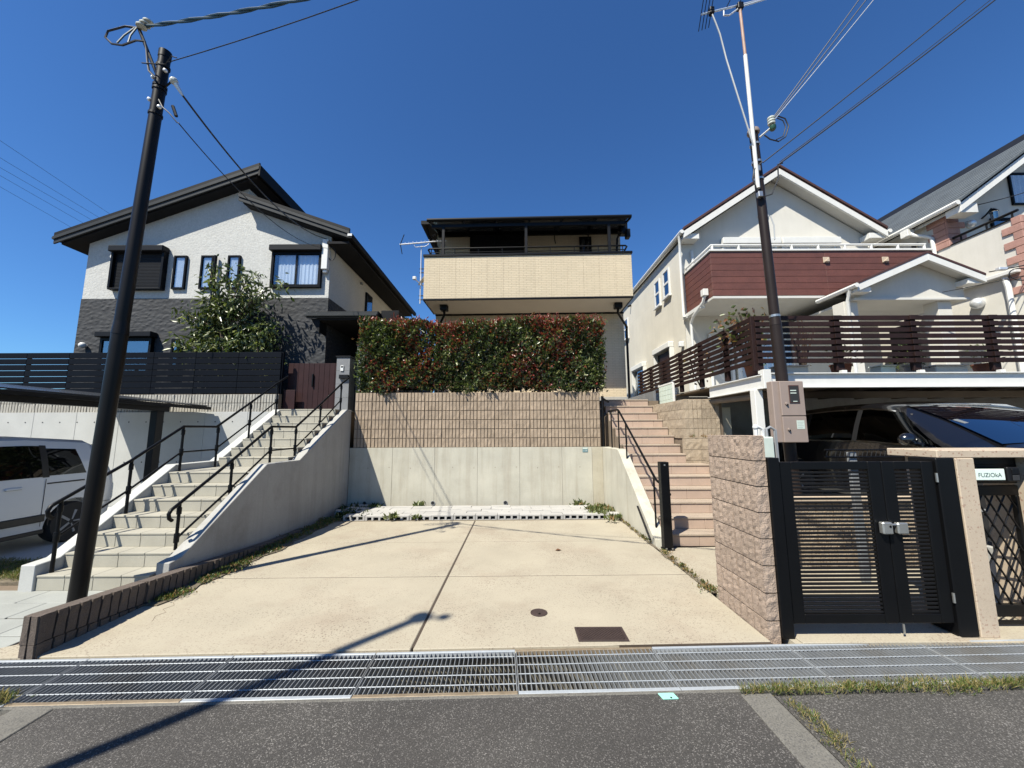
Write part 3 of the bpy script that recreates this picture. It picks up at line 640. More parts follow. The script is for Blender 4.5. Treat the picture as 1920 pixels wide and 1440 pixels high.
# ================================================================== RIGHT BLOCK WALLS
fw = thing('front_block_wall', 'pink split-face block wall beside the black gate and driveway', 'wall', (1.98, 3.5, 0))
fb = [rough_block('block', 'block_pink', .36, .2, .10, 4, 7, .0055, .003, .006, 80 + s, .009) for s in range(6)]
fe = [rough_block('block', 'block_pink', .10, .2, .05, 1, 7, .0055, .006, .008, 95 + s, .009) for s in range(3)]
bx('wall_core', fw, 'block_mortar', 1.945, 2.022, 3.15, 3.85, -.05, 1.51, 0)
zc = -.07
for r_ in range(8):
    z = -.08 + .2 * r_
    for q in (0, 1): piece('block', random.choice(fb), fw, (1.932, 3.85 - .36 * q, z), (0, 0, R(-90)))
    piece('block', random.choice(fe), fw, (1.932, 3.13, z))
bx('top_block', fw, 'block_pink', 1.935, 2.03, 3.14, 3.85, 1.513, 1.522, .004)
ub = thing('stepped_block_wall', 'tan grooved block wall beside the top of the pink stairs', 'wall', (3.5, 8, 1))
tb_ = [rough_block('block', 'block_tan', .4, .2, .12, 4, 2, .006, .014, .014, 120 + s) for s in range(4)]
tp_ = [rough_block('block', 'block_tan', .4, .2, .12, 1, 3, .006, .004, .008, 130 + s) for s in range(4)]
bx('wall_core', ub, 'block_mortar', 3.23, 3.93, 7.20, 9.25, 0, 2.14, 0); bx('wall_top', ub, 'block_tan', 3.215, 3.93, 7.18, 9.25, 2.141, 2.165, .004)
for r_ in range(4):
    z = 1.44 + .18 * r_
    for c_ in range(2): piece('block', random.choice(tb_), ub, (3.205 + .33 * c_, 7.165, z), scale=(.83, 1, .9))
    for q in range(5): piece('block', random.choice(tp_), ub, (3.205, 9.17 - .4 * q, z), (0, 0, R(-90)), (1, 1, .9))
for r_ in range(7):
    for c_ in range(2): piece('block', random.choice(tp_), ub, (3.16 + .39 * c_, 7.10, .04 + .2 * r_))
bx('ledge', ub, 'block_tan', 3.16, 3.94, 7.11, 7.16, 1.441, 1.452, .003)
for r_ in range(7):
    for q in range(2): piece('block', random.choice(tp_), ub, (3.452, 7.09 - .4 * q, .04 + .2 * r_), (0, 0, R(-90)))
bx('wall_core', ub, 'block_mortar', 3.475, 3.6, 6.30, 7.08, 0, 1.43, 0)
t = thing('concrete_stub', 'short weathered concrete wall end under the white deck', 'wall', (4.0, 7.35, 1.2))
bx('stub', t, 'concrete_stain', 3.945, 4.12, 7.25, 7.6, .36, 2.02, .006)
lwk = thing('low_block_wall', 'low block wall with pale cap seen through the black gate', 'wall', (3.5, 4.75, 0))
bx('wall_core', lwk, 'block_mortar', 2.8, 4.93, 4.70, 4.82, 0, .72, 0); bx('cap', lwk, 'granite', 2.8, 4.93, 4.64, 4.83, .721, .77, .006)
for r_ in range(4):
    for c_ in range(5): piece('block', random.choice(tb_), lwk, (2.8 + .39 * c_, 4.68, .0 + .18 * r_), scale=(.975, 1, .9))
# ================================================================== LEFT HOUSE
lh = thing('house', 'two-storey house with white upper wall, charcoal lower wall and dark sloping roofs', 'house', (-8, 12, 2.05))
MB().box(-11.16, -4.75, 9.59, 15.41, 2.0, 5.05).build('lower_wall', 'grey_siding', lh)
hs = .377; RY = 9.25
def shed(x0, x1, zt0, zt1, y0, y1, th_, name, m): return MB().xz([(x0, zt0 - th_), (x1, zt1 - th_), (x1, zt1), (x0, zt0)], y0, y1).build(name, m, lh, .004)
zh = lambda x: 8.52 + hs * (x + 6.61)
zl = lambda x: 7.73 - .358 * (x + 7.02)
MB().xz([(-11.15, 5.053), (-4.76, 5.053), (-4.76, zl(-4.76) - .16), (-7.06, zl(-7.06) - .16), (-7.06, zh(-7.06) - .19), (-11.15, zh(-11.15) - .19)], 9.60, 15.4).build('upper_wall', 'white_stucco', lh)
shed(-11.65, -6.61, zh(-11.65), zh(-6.61), RY + .05, 15.8, .14, 'roof', 'roof_dark')
shed(-11.57, -6.68, zh(-11.57) - .141, zh(-6.68) - .141, RY + .08, 15.7, .10, 'soffit', 'soffit_dark')
for z0, z1, y, m in ((.00, .09, RY, 'roof_dark'), (-.095, -.005, RY - .015, 'fascia_grey'), (-.205, -.10, RY + .01, 'fascia_grey')):
    MB().xz([(-11.70, zh(-11.70) + z0), (-6.59, zh(-6.59) + z0), (-6.59, zh(-6.59) + z1), (-11.70, zh(-11.70) + z1)], y, RY + .048).build('rake_board', m, lh, .004)
bx('ridge_fascia', lh, 'roof_dark', -6.608, -6.56, RY, 15.8, 8.25, 8.55)
tb('gutter', lh, 'fascia_grey', [(-11.70, RY, 6.55), (-11.70, 15.8, 6.55)], .05)
shed(-7.05, -4.16, zl(-7.05), zl(-4.16), RY + .05, 15.8, .12, 'roof', 'roof_dark')
shed(-6.99, -4.21, zl(-6.99) - .121, zl(-4.21) - .121, RY + .08, 15.7, .08, 'soffit', 'soffit_dark')
for z0, z1, y, m in ((.00, .08, RY, 'roof_dark'), (-.085, -.005, RY - .015, 'fascia_grey'), (-.185, -.09, RY + .01, 'fascia_grey')):
    MB().xz([(-7.07, zl(-7.07) + z0), (-4.14, zl(-4.14) + z0), (-4.14, zl(-4.14) + z1), (-7.07, zl(-7.07) + z1)], y, RY + .048).build('rake_board', m, lh, .004)
bx('gutter', lh, 'roof_dark', -4.17, -4.05, RY - .01, 15.8, 6.49, 6.63, .02)
bx('gutter_end', lh, 'white_plastic', -4.18, -4.06, RY - .025, RY - .012, 6.55, 6.62, .01)
bx('eave_soffit', lh, 'soffit_dark', -4.749, -4.18, RY + .10, 15.6, 6.41, 6.47, 0)
def window(parent, x0, x1, z0, z1, y, fw=.05, dep=.07, split=False, hood=True, curtain=True, m='window_frame', pane='pane', shade=0):
    f = MB()
    f.box(x0, x1, y - dep, y - .002, z0, z0 + fw); f.box(x0, x1, y - dep, y - .002, z1 - fw, z1)
    f.box(x0, x0 + fw, y - dep, y - .002, z0 + fw, z1 - fw); f.box(x1 - fw, x1, y - dep, y - .002, z0 + fw, z1 - fw)
    fo = f.build('window', m, parent)
    bx('room_shade', fo, 'room_dark', x0 + fw, x1 - fw, y - .006, y - .003, z0 + fw, z1 - fw, 0)  # thin dark sheet painted for the unlit room behind the glass
    xs_ = [x0 + fw, (x0 + x1) / 2, x1 - fw] if split else [x0 + fw, x1 - fw]
    for i, (a, b) in enumerate(zip(xs_, xs_[1:])):
        yy = y - dep + .02 + .012 * i
        s = MB(); q = .025 if split else .012
        s.box(a, b, yy, yy + .01, z0 + fw, z0 + fw + q); s.box(a, b, yy, yy + .01, z1 - fw - q, z1 - fw); s.box(a, a + q, yy, yy + .01, z0 + fw + q, z1 - fw - q); s.box(b - q, b, yy, yy + .01, z0 + fw + q, z1 - fw - q)
        s.build('sash', m, fo); bx('pane', fo, pane, a + q, b - q, yy + .003, yy + .006, z0 + fw + q, z1 - fw - q, 0)
        if curtain:
            c = MB(); k = 16; zz = z0 + fw + .02
            P = [(lerp(a + q + (.12 * (b - a) if split and i == 0 else 0), b - q, j / k), y - .018 + .008 * math.sin(j * 2.1 + i)) for j in range(k + 1)]
            for j in range(k): c.add([(*P[j], zz), (*P[j + 1], zz), (*P[j + 1], z1 - fw), (*P[j], z1 - fw)], [(0, 1, 2, 3)])
            c.build('curtain', 'curtain', fo)
    return fo
yF = 9.60
wn = window(lh, -6.25, -4.95, 5.31, 6.27, yF, .06, .10, True); bx('shutter_box', lh, 'shutter', -6.28, -4.93, 9.40, 9.598, 6.275, 6.43, .012)
for a, b in ((-8.83, -8.50), (-8.12, -7.80), (-7.42, -7.10)): window(lh, a, b, 5.29, 6.20, yF, .04, .06)
sh_ = thing if 0 else None
sb = bx('roller_shutter', lh, 'shutter', -10.40, -9.02, 9.46, 9.598, 5.26, 5.30, .01)
bx('shutter_box', lh, 'shutter', -10.43, -9.0, 9.38, 9.598, 6.26, 6.42, .02)
for a in (-10.40, -9.08): bx('guide_rail', sb, 'window_frame', a, a + .06, 9.46, 9.598, 5.301, 6.259, .004)
slm = MB().box(0, 1.255, 0, .018, .002, .038).mesh('shutter_slat', 'shutter', bevel=.006)
for k in range(24): piece('shutter_slat', slm, sb, (-10.338, 9.53, 5.301 + .0398 * k))
window(lh, -10.42, -9.12, 2.6, 3.99, 9.59, .06, .10, True, curtain=False, pane='dark_pane'); bx('shutter_box', lh, 'shutter', -10.47, -9.06, 9.38, 9.588, 3.995, 4.13, .012)
window(lh, -6.86, -6.36, 3.05, 3.90, 9.59, .05, .07, False); window(lh, -8.62, -8.40, 2.9, 3.95, 9.59, .05, .09, False, pane='dark_pane', curtain=False)
lp = MB().ball((-10.86, 9.50, 3.80), .075, 14).build('wall_lamp', 'white_plastic', lh, 0, True); MB().lathe([(.04, 0), (.04, .06)], (-10.86, 9.53, 3.80), 10, 'y').build('lamp_base', 'white_plastic', lp)
tb('downpipe', lh, 'window_frame', [(-7.72, 9.52, 6.18), (-7.72, 9.52, 2.2)], .04, 10)
tb('vent_cap', lh, 'white_plastic', [(-10.45, 9.60, 6.18), (-10.45, 9.53, 6.18)], .05, 12)
# right side wall: window, meter bits
fo = bx('window', lh, 'window_frame', -4.759, -4.70, 12.02, 12.52, 5.3, 6.12, .004); bx('pane', fo, 'pane', -4.699, -4.695, 12.07, 12.47, 5.35, 6.07, 0)
tb('vent_cap', lh, 'grey_plastic', [(-4.76, 11.6, 6.25), (-4.69, 11.6, 6.25)], .04, 10)
eb = bx('electric_box', lh, 'white_plastic', -4.93, -4.77, 9.46, 9.588, 5.78, 6.60, .01); bx('box_lower', eb, 'white_plastic', -4.90, -4.80, 9.50, 9.588, 5.70, 5.779, .01)
tb('cable_coil', lh, 'cable_black', [(-4.70 + .10 * math.sin(a) , 9.53 - .02 * math.cos(a), 6.22 + .17 * math.cos(a)) for a in [i * .5 for i in range(22)]], .010, 6)
# porch
bx('porch_roof', lh, 'roof_dark', -4.98, -3.30, 9.2, 11.6, 4.48, 4.56, .006); bx('porch_fascia', lh, 'fascia_grey', -5.05, -3.30, 9.14, 9.198, 4.38, 4.53, .006)
bx('porch_gutter', lh, 'fascia_grey', -5.06, -3.30, 9.08, 9.138, 4.41, 4.46, .004); bx('porch_soffit', lh, 'soffit_dark', -4.749, -3.30, 9.2, 11.6, 4.34, 4.40, 0)
bx('porch_beam', lh, 'roof_dark', -3.298, -2.85, 9.4, 11.6, 4.36, 4.64, .006)
MB().xz([(-4.97, 4.38), (-4.749, 4.38), (-4.749, 4.02)], 9.22, 9.585).build('porch_bracket', 'roof_dark', lh)
bx('porch_back_wall', lh, 'grey_siding', -4.749, -2.9, 11.5, 11.6, 2.0, 4.34, 0); bx('porch_side_wall', lh, 'grey_siding', -2.95, -2.85, 10.2, 11.499, 2.0, 4.36, 0)
dr = bx('front_door', lh, 'window_frame', -4.3, -3.4, 11.44, 11.498, 2.06, 4.2, .006); bx('handle', dr, 'steel', -3.55, -3.52, 11.38, 11.438, 3.0, 3.3, .004)
# ================================================================== CENTRE HOUSE
CX, CY = .45, 10.3
ch = thing('house', 'cream house with a wide tile-patterned balcony and black canopy behind the hedge', 'house', (CX, CY, 2.3), rotz=R(-1.6))
bx('wall', ch, 'siding_cream', -2.42, 3.42, 11.60, 17.5, 2.0, 7.93, 0)
bx('foundation', ch, 'concrete_grey', -2.44, 3.44, 11.58, 17.52, 1.9, 2.62, 0)
pw = 5.84 / 13
for i in range(13):
    a = -2.48 + pw * i; bx('siding_panel', ch, 'siding_cream', a + (.0012 if i else 0), a + pw - (.0012 if i < 12 else 0), 10.30, 10.33, 5.295, 6.53, .0015)
for s, xa, xb in ((0, -2.477, -2.447), (1, 3.327, 3.357)):
    for q in range(3): bx('side_panel', ch, 'siding_cream', xa, xb, 10.332 + .42 * q, 10.75 + .42 * q, 5.295, 6.53, .0015)
bx('balcony_core', ch, 'soffit_white', -2.445, 3.325, 10.331, 10.40, 5.30, 6.52, 0)
bx('cap_rail', ch, 'black_metal', -2.51, 3.39, 10.27, 10.45, 6.532, 6.60, .006)
for xa, xb in ((-2.51, -2.40), (3.28, 3.39)): bx('cap_rail', ch, 'black_metal', xa, xb, 10.452, 11.59, 6.532, 6.60, .006)
bx('drip_edge', ch, 'black_metal', -2.49, 3.37, 10.29, 10.34, 5.245, 5.292, .004)
for xa in (-2.49, 3.33): bx('drip_edge', ch, 'black_metal', xa, xa + .04, 10.342, 11.59, 5.245, 5.292, .004)
bx('balcony_soffit', ch, 'soffit_white', -2.448, 3.328, 10.342, 11.598, 5.25, 5.29, 0)
bx('wall_trim', ch, 'black_metal', -2.43, 3.43, 11.57, 11.598, 5.20, 5.248, 0)
tb('top_rail', ch, 'black_metal', [(-2.40, 11.5, 6.80), (-2.40, 10.42, 6.80), (-2.34, 10.36, 6.80), (3.22, 10.36, 6.80), (3.28, 10.42, 6.80), (3.28, 11.5, 6.80)], .024, 8)
tb('mid_rail', ch, 'black_metal', [(-2.36, 10.36, 6.68), (3.24, 10.36, 6.68)], .013, 6)
for i in range(9): tb('rail_post', ch, 'black_metal', [(-2.3 + .68 * i, 10.36, 6.60), (-2.3 + .68 * i, 10.36, 6.80)], .014, 6)
# canopy over balcony
tb('canopy_gutter', ch, 'black_metal', [(-2.42, 10.26, 7.62), (3.40, 10.26, 7.62)], .05, 10)
bx('canopy_beam', ch, 'black_metal', -2.30, 3.25, 10.34, 10.42, 7.44, 7.54)
bx('canopy_back_beam', ch, 'black_metal', -2.38, 3.38, 11.50, 11.59, 7.80, 7.92)
for x in (-1.96, .42, 2.78): bx('canopy_post', ch, 'dark_metal', x - .04, x + .04, 10.34, 10.42, 6.601, 7.439, .006)
for i in range(7):
    x = -2.36 + .955 * i
    MB().yz([(10.28, 7.55), (11.5, 7.87), (11.5, 7.93), (10.28, 7.61)], x - .02, x + .02).build('canopy_rafter', 'black_metal', ch)
    if i < 6: MB().yz([(10.28, 7.616), (11.56, 7.952), (11.56, 7.958), (10.28, 7.622)], x + .022, x + .933).build('canopy_panel', 'canopy_panel', ch)
for x in (-.55, 1.27, 2.28): 
    a = tb('laundry_arm', ch, 'black_metal', [(x, 10.95, 7.73), (x + .02, 10.95, 7.30), (x + .03, 10.85, 7.16)], .018, 6)
for x, sx in ((-2.28, 1), (3.16, -1)): tb('brace', ch, 'black_metal', [(x, 10.38, 7.2), (x - .1 * sx, 11.2, 7.7)], .02, 6)
MB().box(-2.80, 3.46, 11.0, 18.1, 7.93, 8.05).build('roof_eave', 'roof_dark', ch, .006)
MB().add([(-2.80, 11.0, 8.051), (3.46, 11.0, 8.051), (3.46, 18.1, 8.051), (-2.80, 18.1, 8.051), (.5, 13.6, 9.0), (.5, 15.5, 9.0)],
         [(0, 1, 4), (1, 2, 5, 4), (2, 3, 5), (3, 0, 4, 5)]).build('roof', 'roof_dark', ch)
fo = bx('shutter_window', ch, 'window_frame', -1.36, .37, 11.54, 11.597, 5.4, 7.86, .004)
sl2 = MB().box(0, 1.62, 0, .016, .002, .043).mesh('shutter_slat', 'shutter', bevel=.006)
for k in range(52): piece('shutter_slat', sl2, fo, (-1.30, 11.525, 5.45 + .0455 * k))
fo = window(ch, 2.12, 2.50, 6.7, 7.72, 11.6, .05, .06, True, curtain=False, pane='dark_pane')
for x, xx in ((-1.98, -2.34), (3.05, 3.48)):
    dp = tb('downpipe', ch, 'black_metal', [(x, 10.75, 5.10), (x, 10.80, 4.98), (xx, 11.50, 4.75), (xx, 11.53, 4.62), (xx, 11.53, 2.4)], .036, 8)
    bx('hopper', dp, 'black_metal', x - .11, x + .11, 10.66, 10.86, 5.09, 5.248, .015)
dp = tb('downpipe', ch, 'black_metal', [(3.38, 11.1, 7.85), (3.30, 11.5, 7.6), (3.25, 11.56, 6.6)], .035, 8); bx('hopper', dp, 'black_metal', 3.28, 3.50, 11.0, 11.2, 7.5, 7.92, .02)
dp = tb('downpipe', ch, 'black_metal', [(-2.66, 11.2, 7.9), (-2.62, 11.3, 7.7), (-2.40, 11.55, 7.45), (-2.36, 11.55, 6.6)], .035, 8)
bx('flood_lamp', ch, 'dark_metal', 3.42, 3.55, 10.9, 11.1, 7.35, 7.62, .02)
# aerial and dish on the balcony side
an = thing('tv_antenna', 'silver television antenna on a thin mast at the left end of the cream balcony', 'antenna', (-2.66, 10.75, 5.3))
tb('mast', an, 'aluminium', [(-2.66, 10.75, 5.28), (-2.66, 10.75, 7.08)], .016, 8)
for z in (5.40, 6.22): tb('bracket', an, 'dark_metal', [(-2.70, 10.75, z), (-2.48, 10.75, z)], .014, 6); tb('bracket', an, 'dark_metal', [(-2.70, 10.75, z + .12), (-2.48, 10.75, z + .12)], .014, 6)
tb('boom', an, 'aluminium', [(-3.26, 10.6, 7.02), (-1.95, 10.85, 7.27)], .018, 6)
tb('boom_stay', an, 'aluminium', [(-2.86, 10.68, 7.04), (-2.82, 10.68, 6.98), (-2.55, 10.75, 7.04), (-2.46, 10.76, 7.10), (-2.46, 10.76, 7.17)], .013, 6)
for s in (-1, 1): tb('reflector', an, 'dark_metal', [(-3.24, 10.6, 7.03), (-3.16 + .02 * s, 10.6, 7.03 + .30 * s)], .012, 6)
for i in range(11): 
    f = i / 10; p = Vector((-3.1, 10.63, 7.05)).lerp(Vector((-1.98, 10.845, 7.265)), f); tb('element', an, 'aluminium', [p + Vector((0, -.09, .012)), p + Vector((0, .09, .012))], .004, 5)
ds = thing('satellite_dish', 'pale satellite dish on the antenna mast seen edge-on beside the balcony', 'satellite dish', (-2.62, 10.9, 6.0))
pr = [(.001, 0)] + [(.05 * i, -.028 * (.05 * i / .05) ** 2 * .05) for i in range(1, 6)]
o = MB().lathe([(.001, -.004), (.1, .006), (.18, .03), (.24, .06), (.24, .065), (.18, .038), (.1, .014), (.001, .006)], (0, 0, 0), 24).build('dish', 'white_plastic', ds, 0, True)
o.location = (.05, 0, .05); o.rotation_euler = (R(55), 0, R(-70)); OFF[o.name] = Vector((0, 0, 0)); o.data.transform(Matrix.Translation(OFF[ds.name]))
tb('feed_arm', ds, 'white_plastic', [(-2.60, 10.85, 5.86), (-2.80, 10.65, 5.98)], .014, 6); bx('feed_head', ds, 'white_plastic', -2.86, -2.76, 10.60, 10.68, 5.96, 6.06, .015)
# ================================================================== WHITE GABLE HOUSE (right)
CAM_K[0] = 1.25
wh = thing('house', 'white gabled house with a red-brown boarded balcony on the right', 'house', (7.1, 12, 2.4))
RX, RZt, RS = 7.45, 8.83, .665
zr = lambda x: RZt - RS * abs(x - RX)
MB().xz([(4.74, 2.3), (10.0, 2.3), (10.0, zr(10.0) - .16), (RX, RZt - .16), (4.74, zr(4.74) - .16)], 10.2, 16.2).build('wall', 'white_wall', wh)
MB().add([(4.732, 10.19, 2.3), (4.732, 16.2, 2.3), (4.732, 16.2, 6.70), (4.732, 10.19, 6.70)], [(0, 3, 2, 1)]).build('side_cladding', 'cream_side', wh)
for s in (-1, 1):
    xe = RX + s * 2.775
    MB().xz([(xe, zr(xe) - .02), (RX, RZt - .02), (RX, RZt + .03), (xe, zr(xe) + .03)], 9.83, 16.5).build('roof', 'roof_brown', wh, .004)
    MB().xz([(xe - s * .02, zr(xe - s * .02) - .10), (RX, RZt - .10), (RX, RZt - .025), (xe - s * .02, zr(xe - s * .02) - .025)], 9.88, 16.45).build('soffit', 'white_soffit', wh)
    MB().xz([(xe, zr(xe) - .20), (RX, RZt - .20), (RX, RZt - .022), (xe, zr(xe) - .022)], 9.82, 9.878).build('barge_board', 'white_paint', wh, .004)
    MB().xz([(xe, zr(xe) + .031), (RX, RZt + .031), (RX, RZt + .10), (xe, zr(xe) + .10)], 9.80, 9.88).build('verge_trim', 'roof_brown', wh, .004)
    MB().xz([(xe, zr(xe) - .20), (xe - s * .45, zr(xe) - .20), (xe - s * .45, zr(xe) - .05), (xe - s * .05, zr(xe) - .05)], 9.88, 10.19).build('eave_return', 'white_paint', wh, .006)
    tb('gutter', wh, 'white_paint', [(xe - s * (-.05), 9.80, zr(xe) - .03), (xe - s * (-.05), 16.4, zr(xe) - .10)], .055, 8)
vt = MB().lathe([(.16, 0), (.16, -.03), (.12, -.035), (.001, -.03)], (7.12, 10.198, 7.62), 8, 'y').build('gable_vent', 'white_plastic', wh)
# balcony
BX0, BX1, BY = 4.80, 10.17, 8.80
for r_ in range(7):
    z0 = 4.77 + .158 * r_
    for a, b in ((BX0, 7.55), (7.553, BX1)): bx('board', wh, 'wood_red', a, b, BY, BY + .03, z0 + .003, z0 + .155, .004)
    bx('board', wh, 'wood_red', BX0, BX0 + .03, BY + .032, 10.19, z0 + .003, z0 + .155, .004)
bx('balcony_core', wh, 'white_paint', BX0 + .031, BX1, BY + .031, BY + .10, 4.76, 5.87, 0); bx('balcony_core', wh, 'white_paint', BX0 + .031, BX0 + .1, BY + .101, 10.19, 4.76, 5.87, 0)
bx('balcony_soffit', wh, 'white_soffit', BX0 - .01, BX1 + .01, BY - .01, 10.19, 4.70, 4.757, .004)
bx('cap_rail', wh, 'white_paint', BX0 - .03, BX1, BY - .03, BY + .13, 5.882, 5.93, .006); bx('cap_rail', wh, 'white_paint', BX0 - .03, BX0 + .13, BY + .132, 10.19, 5.882, 5.93, .006)
tb('top_rail', wh, 'white_paint', [(BX0 + .05, 10.19, 6.06), (BX0 + .05, BY + .05, 6.06), (BX1 - .1, BY + .05, 6.06)], .03, 8)
for i in range(9): tb('rail_post', wh, 'white_paint', [(BX0 + .08 + .645 * i, BY + .05, 5.93), (BX0 + .08 + .645 * i, BY + .05, 6.06)], .03, 8)
for x in (7.50, 8.92):
    v = bx('balcony_vent', wh, 'granite', x, x + .14, BY - .02, BY - .001, 5.58, 5.72, .004); MB().xz([(x + .02, 5.60), (x + .12, 5.60), (x + .12, 5.70)], BY - .05, BY - .021).build('vent_hood', 'granite', v)
for a, b in ((5.86, 7.46), (7.50, 9.12)): bx('shutter_box', wh, 'white_paint', a, b, 10.02, 10.198, 6.72, 6.90, .01)
for a, b in ((5.9, 7.4), (7.55, 9.05)): window(wh, a, b, 4.8, 6.71, 10.2, .05, .06, True, m='white_plastic', curtain=False, pane='dark_pane')
for x, z in ((5.45, 6.35), (5.18, 6.2)): MB().ball((x, 10.14, z), .085, 12).build('vent_hood', 'aluminium', wh, 0, True)
tb('wall_pipe', wh, 'white_paint', [(5.02, 10.14, 4.76), (5.02, 10.14, 6.55)], .04, 8)
# downpipes
tb('downpipe', wh, 'white_paint', [(4.60, 9.95, 6.9), (4.64, 10.02, 6.7), (4.66, 10.08, 6.4), (4.66, 10.08, 4.65), (4.66, 9.9, 4.60)], .035, 8)
dp = tb('downpipe', wh, 'white_paint', [(4.72, 9.05, 4.86), (4.70, 9.10, 4.72), (4.66, 9.55, 4.50), (4.68, 9.75, 4.36), (4.70, 9.78, 2.45)], .038, 8); bx('hopper', dp, 'white_paint', 4.66, 4.79, 8.98, 9.12, 4.85, 5.02, .01)
bx('corner_trim', wh, 'white_paint', 4.67, 4.79, 9.2, 10.19, 4.60, 4.699, .006)
# side windows
def sidewin(y0, y1, z0, z1, parts=2):
    f = MB(); x = 4.731; fw = .05
    f.box(x - .05, x - .001, y0, y1, z0, z0 + fw); f.box(x - .05, x - .001, y0, y1, z1 - fw, z1); f.box(x - .05, x - .001, y0, y0 + fw, z0 + fw, z1 - fw); f.box(x - .05, x - .001, y1 - fw, y1, z0 + fw, z1 - fw)
    zm = (z0 + z1) / 2; f.box(x - .045, x - .001, y0 + fw, y1 - fw, zm - .03, zm + .03)
    fo = f.build('window', 'white_plastic', wh)
    for a, b in ((z0 + fw, zm - .03), (zm + .03, z1 - fw)): bx('pane', fo, 'dark_pane', x - .03, x - .026, y0 + fw, y1 - fw, a, b, 0)
    bx('room_shade', fo, 'room_dark', x - .006, x - .003, y0 + fw, y1 - fw, z0 + fw, z1 - fw, 0)  # dark sheet in place of a shaded interior
    bx('sill', fo, 'white_plastic', x - .09, x - .001, y0 - .04, y1 + .04, z0 - .05, z0 - .002, .004)
sidewin(11.70, 12.14, 5.56, 6.42); sidewin(10.96, 11.42, 5.62, 6.46); sidewin(15.1, 15.7, 5.36, 6.18)
for a, b, z1, zz, m in ((11.05, 12.2, 4.02, 2.5, 'wood_dark'), (13.35, 14.5, 3.85, 2.5, 'pane')):
    sbx = bx('shutter_box', wh, 'white_paint', 4.56, 4.731, a - .08, b + .08, z1, z1 + .17, .02)
    bx('side_fin', sbx, 'white_paint', 4.60, 4.731, a - .08, a - .02, zz, z1 - .001, .01); bx('side_fin', sbx, 'white_paint', 4.60, 4.731, b + .02, b + .08, zz, z1 - .001, .01)
    bx('opening_shade', sbx, 'room_dark', 4.722, 4.7305, a, b, zz, z1 - .02, 0)  # flat dark sheet drawn for the unlit inside
    if m == 'pane': bx('pane', sbx, 'pane', 4.70, 4.704, a, b, zz, z1 - .02, 0); bx('curtain', sbx, 'curtain', 4.71, 4.715, a + .02, a + .5, zz, z1 - .05, 0)
    else: 
        for q in range(6): bx('screen_board', sbx, 'wood_dark', 4.66, 4.69, a + .02, b - .3, zz + .245 * q, zz + .245 * q + .235, .003)
bx('wall_lamp', wh, 'white_plastic', 4.60, 4.73, 9.6 + .7, 9.72 + .7, 3.88, 4.03, .02); tb('wall_lamp', wh, 'dark_metal', [(4.73, 14.7, 6.55), (4.6, 14.7, 6.5)], .04, 8)
tb('wall_pipe', wh, 'white_paint', [(5.35, 10.14, 2.4), (5.35, 10.14, 4.2)], .04, 8)
# ground floor front under balcony
window(wh, 5.9, 7.6, 2.5, 4.3, 10.2, .05, .06, True, m='white_plastic', curtain=True)
# porch
PX, PZ, PS = 8.86, 5.33, .43
pz = lambda x: PZ - PS * abs(x - PX)
for s, xe in ((-1, 7.28), (1, 10.02)):
    MB().xz([(xe, pz(xe) - .02), (PX, PZ - .02), (PX, PZ + .03), (xe, pz(xe) + .03)], 7.75, 8.78).build('porch_roof', 'roof_brown', wh, .004)
    MB().xz([(xe, pz(xe) - .17), (PX, PZ - .17), (PX, PZ - .022), (xe, pz(xe) - .022)], 7.76, 7.81).build('porch_barge_board', 'white_paint', wh, .004)
    MB().xz([(xe, pz(xe) - .17), (xe - s * .33, pz(xe) - .17), (xe - s * .33, pz(xe) - .06), (xe, pz(xe) - .06)], 7.812, 8.05).build('porch_eave_return', 'white_paint', wh, .004)
    MB().xz([(xe, pz(xe) - .09), (PX, PZ - .09), (PX, PZ - .025), (xe, pz(xe) - .025)], 7.815, 8.75).build('porch_soffit', 'white_soffit', wh)
MB().xz([(7.45, 4.42), (9.85, 4.42), (9.85, pz(9.85) - .1), (PX, PZ - .1), (7.45, pz(7.45) - .1)], 8.05, 8.15).build('porch_pediment', 'white_wall', wh)
bx('porch_ceiling', wh, 'white_soffit', 7.40, 9.9, 8.0, 8.79, 4.37, 4.419, .003); bx('porch_ceiling', wh, 'white_soffit', 7.40, 9.9, 8.80, 10.19, 4.37, 4.419, .003)
tb('porch_gutter', wh, 'white_paint', [(7.24, 7.72, pz(7.28) - .05), (7.24, 8.78, pz(7.28) - .05)], .05, 8)
bx('porch_post', wh, 'white_wall', 7.25, 7.55, 8.1, 8.4, 2.4, 4.369, .006); bx('porch_post', wh, 'white_wall', 9.3, 9.6, 8.1, 8.4, 2.4, 4.369, .006)
tb('downpipe', wh, 'white_paint', [(7.24, 7.9, 4.55), (7.27, 8.02, 4.35), (7.27, 8.02, 2.45)], .035, 8)
# ================================================================== FAR RIGHT HOUSE
fh = thing('house', 'white house with slate tile roof and pink corner stones at the far right edge', 'house', (13, 12, 2.4))
FX = 10.72
bx('lower_wall', fh, 'white_wall', FX, 16, 7.6, 18, 2.3, 4.95, 0); bx('balcony_wall', fh, 'white_wall', FX, FX + .15, 7.6, 8.899, 4.95, 6.03, 0); bx('balcony_wall', fh, 'white_wall', FX + .151, 16, 7.6, 7.75, 4.95, 6.03, 0)
MB().xz([(FX, 4.951), (16, 4.951), (16, 9.5), (14.5, 9.5), (FX, 6.94)], 8.9, 18).build('upper_wall', 'white_wall', fh)
fz = lambda x: 7.05 + .725 * (x - 10.71)
MB().xz([(10.50, fz(10.5) - .10), (15, fz(15) - .10), (15, fz(15)), (10.50, fz(10.5))], 8.42, 18.4).build('roof_deck', 'roof_dark', fh)
MB().xz([(10.55, fz(10.55) - .19), (15, fz(15) - .19), (15, fz(15) - .101), (10.55, fz(10.55) - .101)], 8.46, 18.3).build('soffit', 'white_soffit', fh)
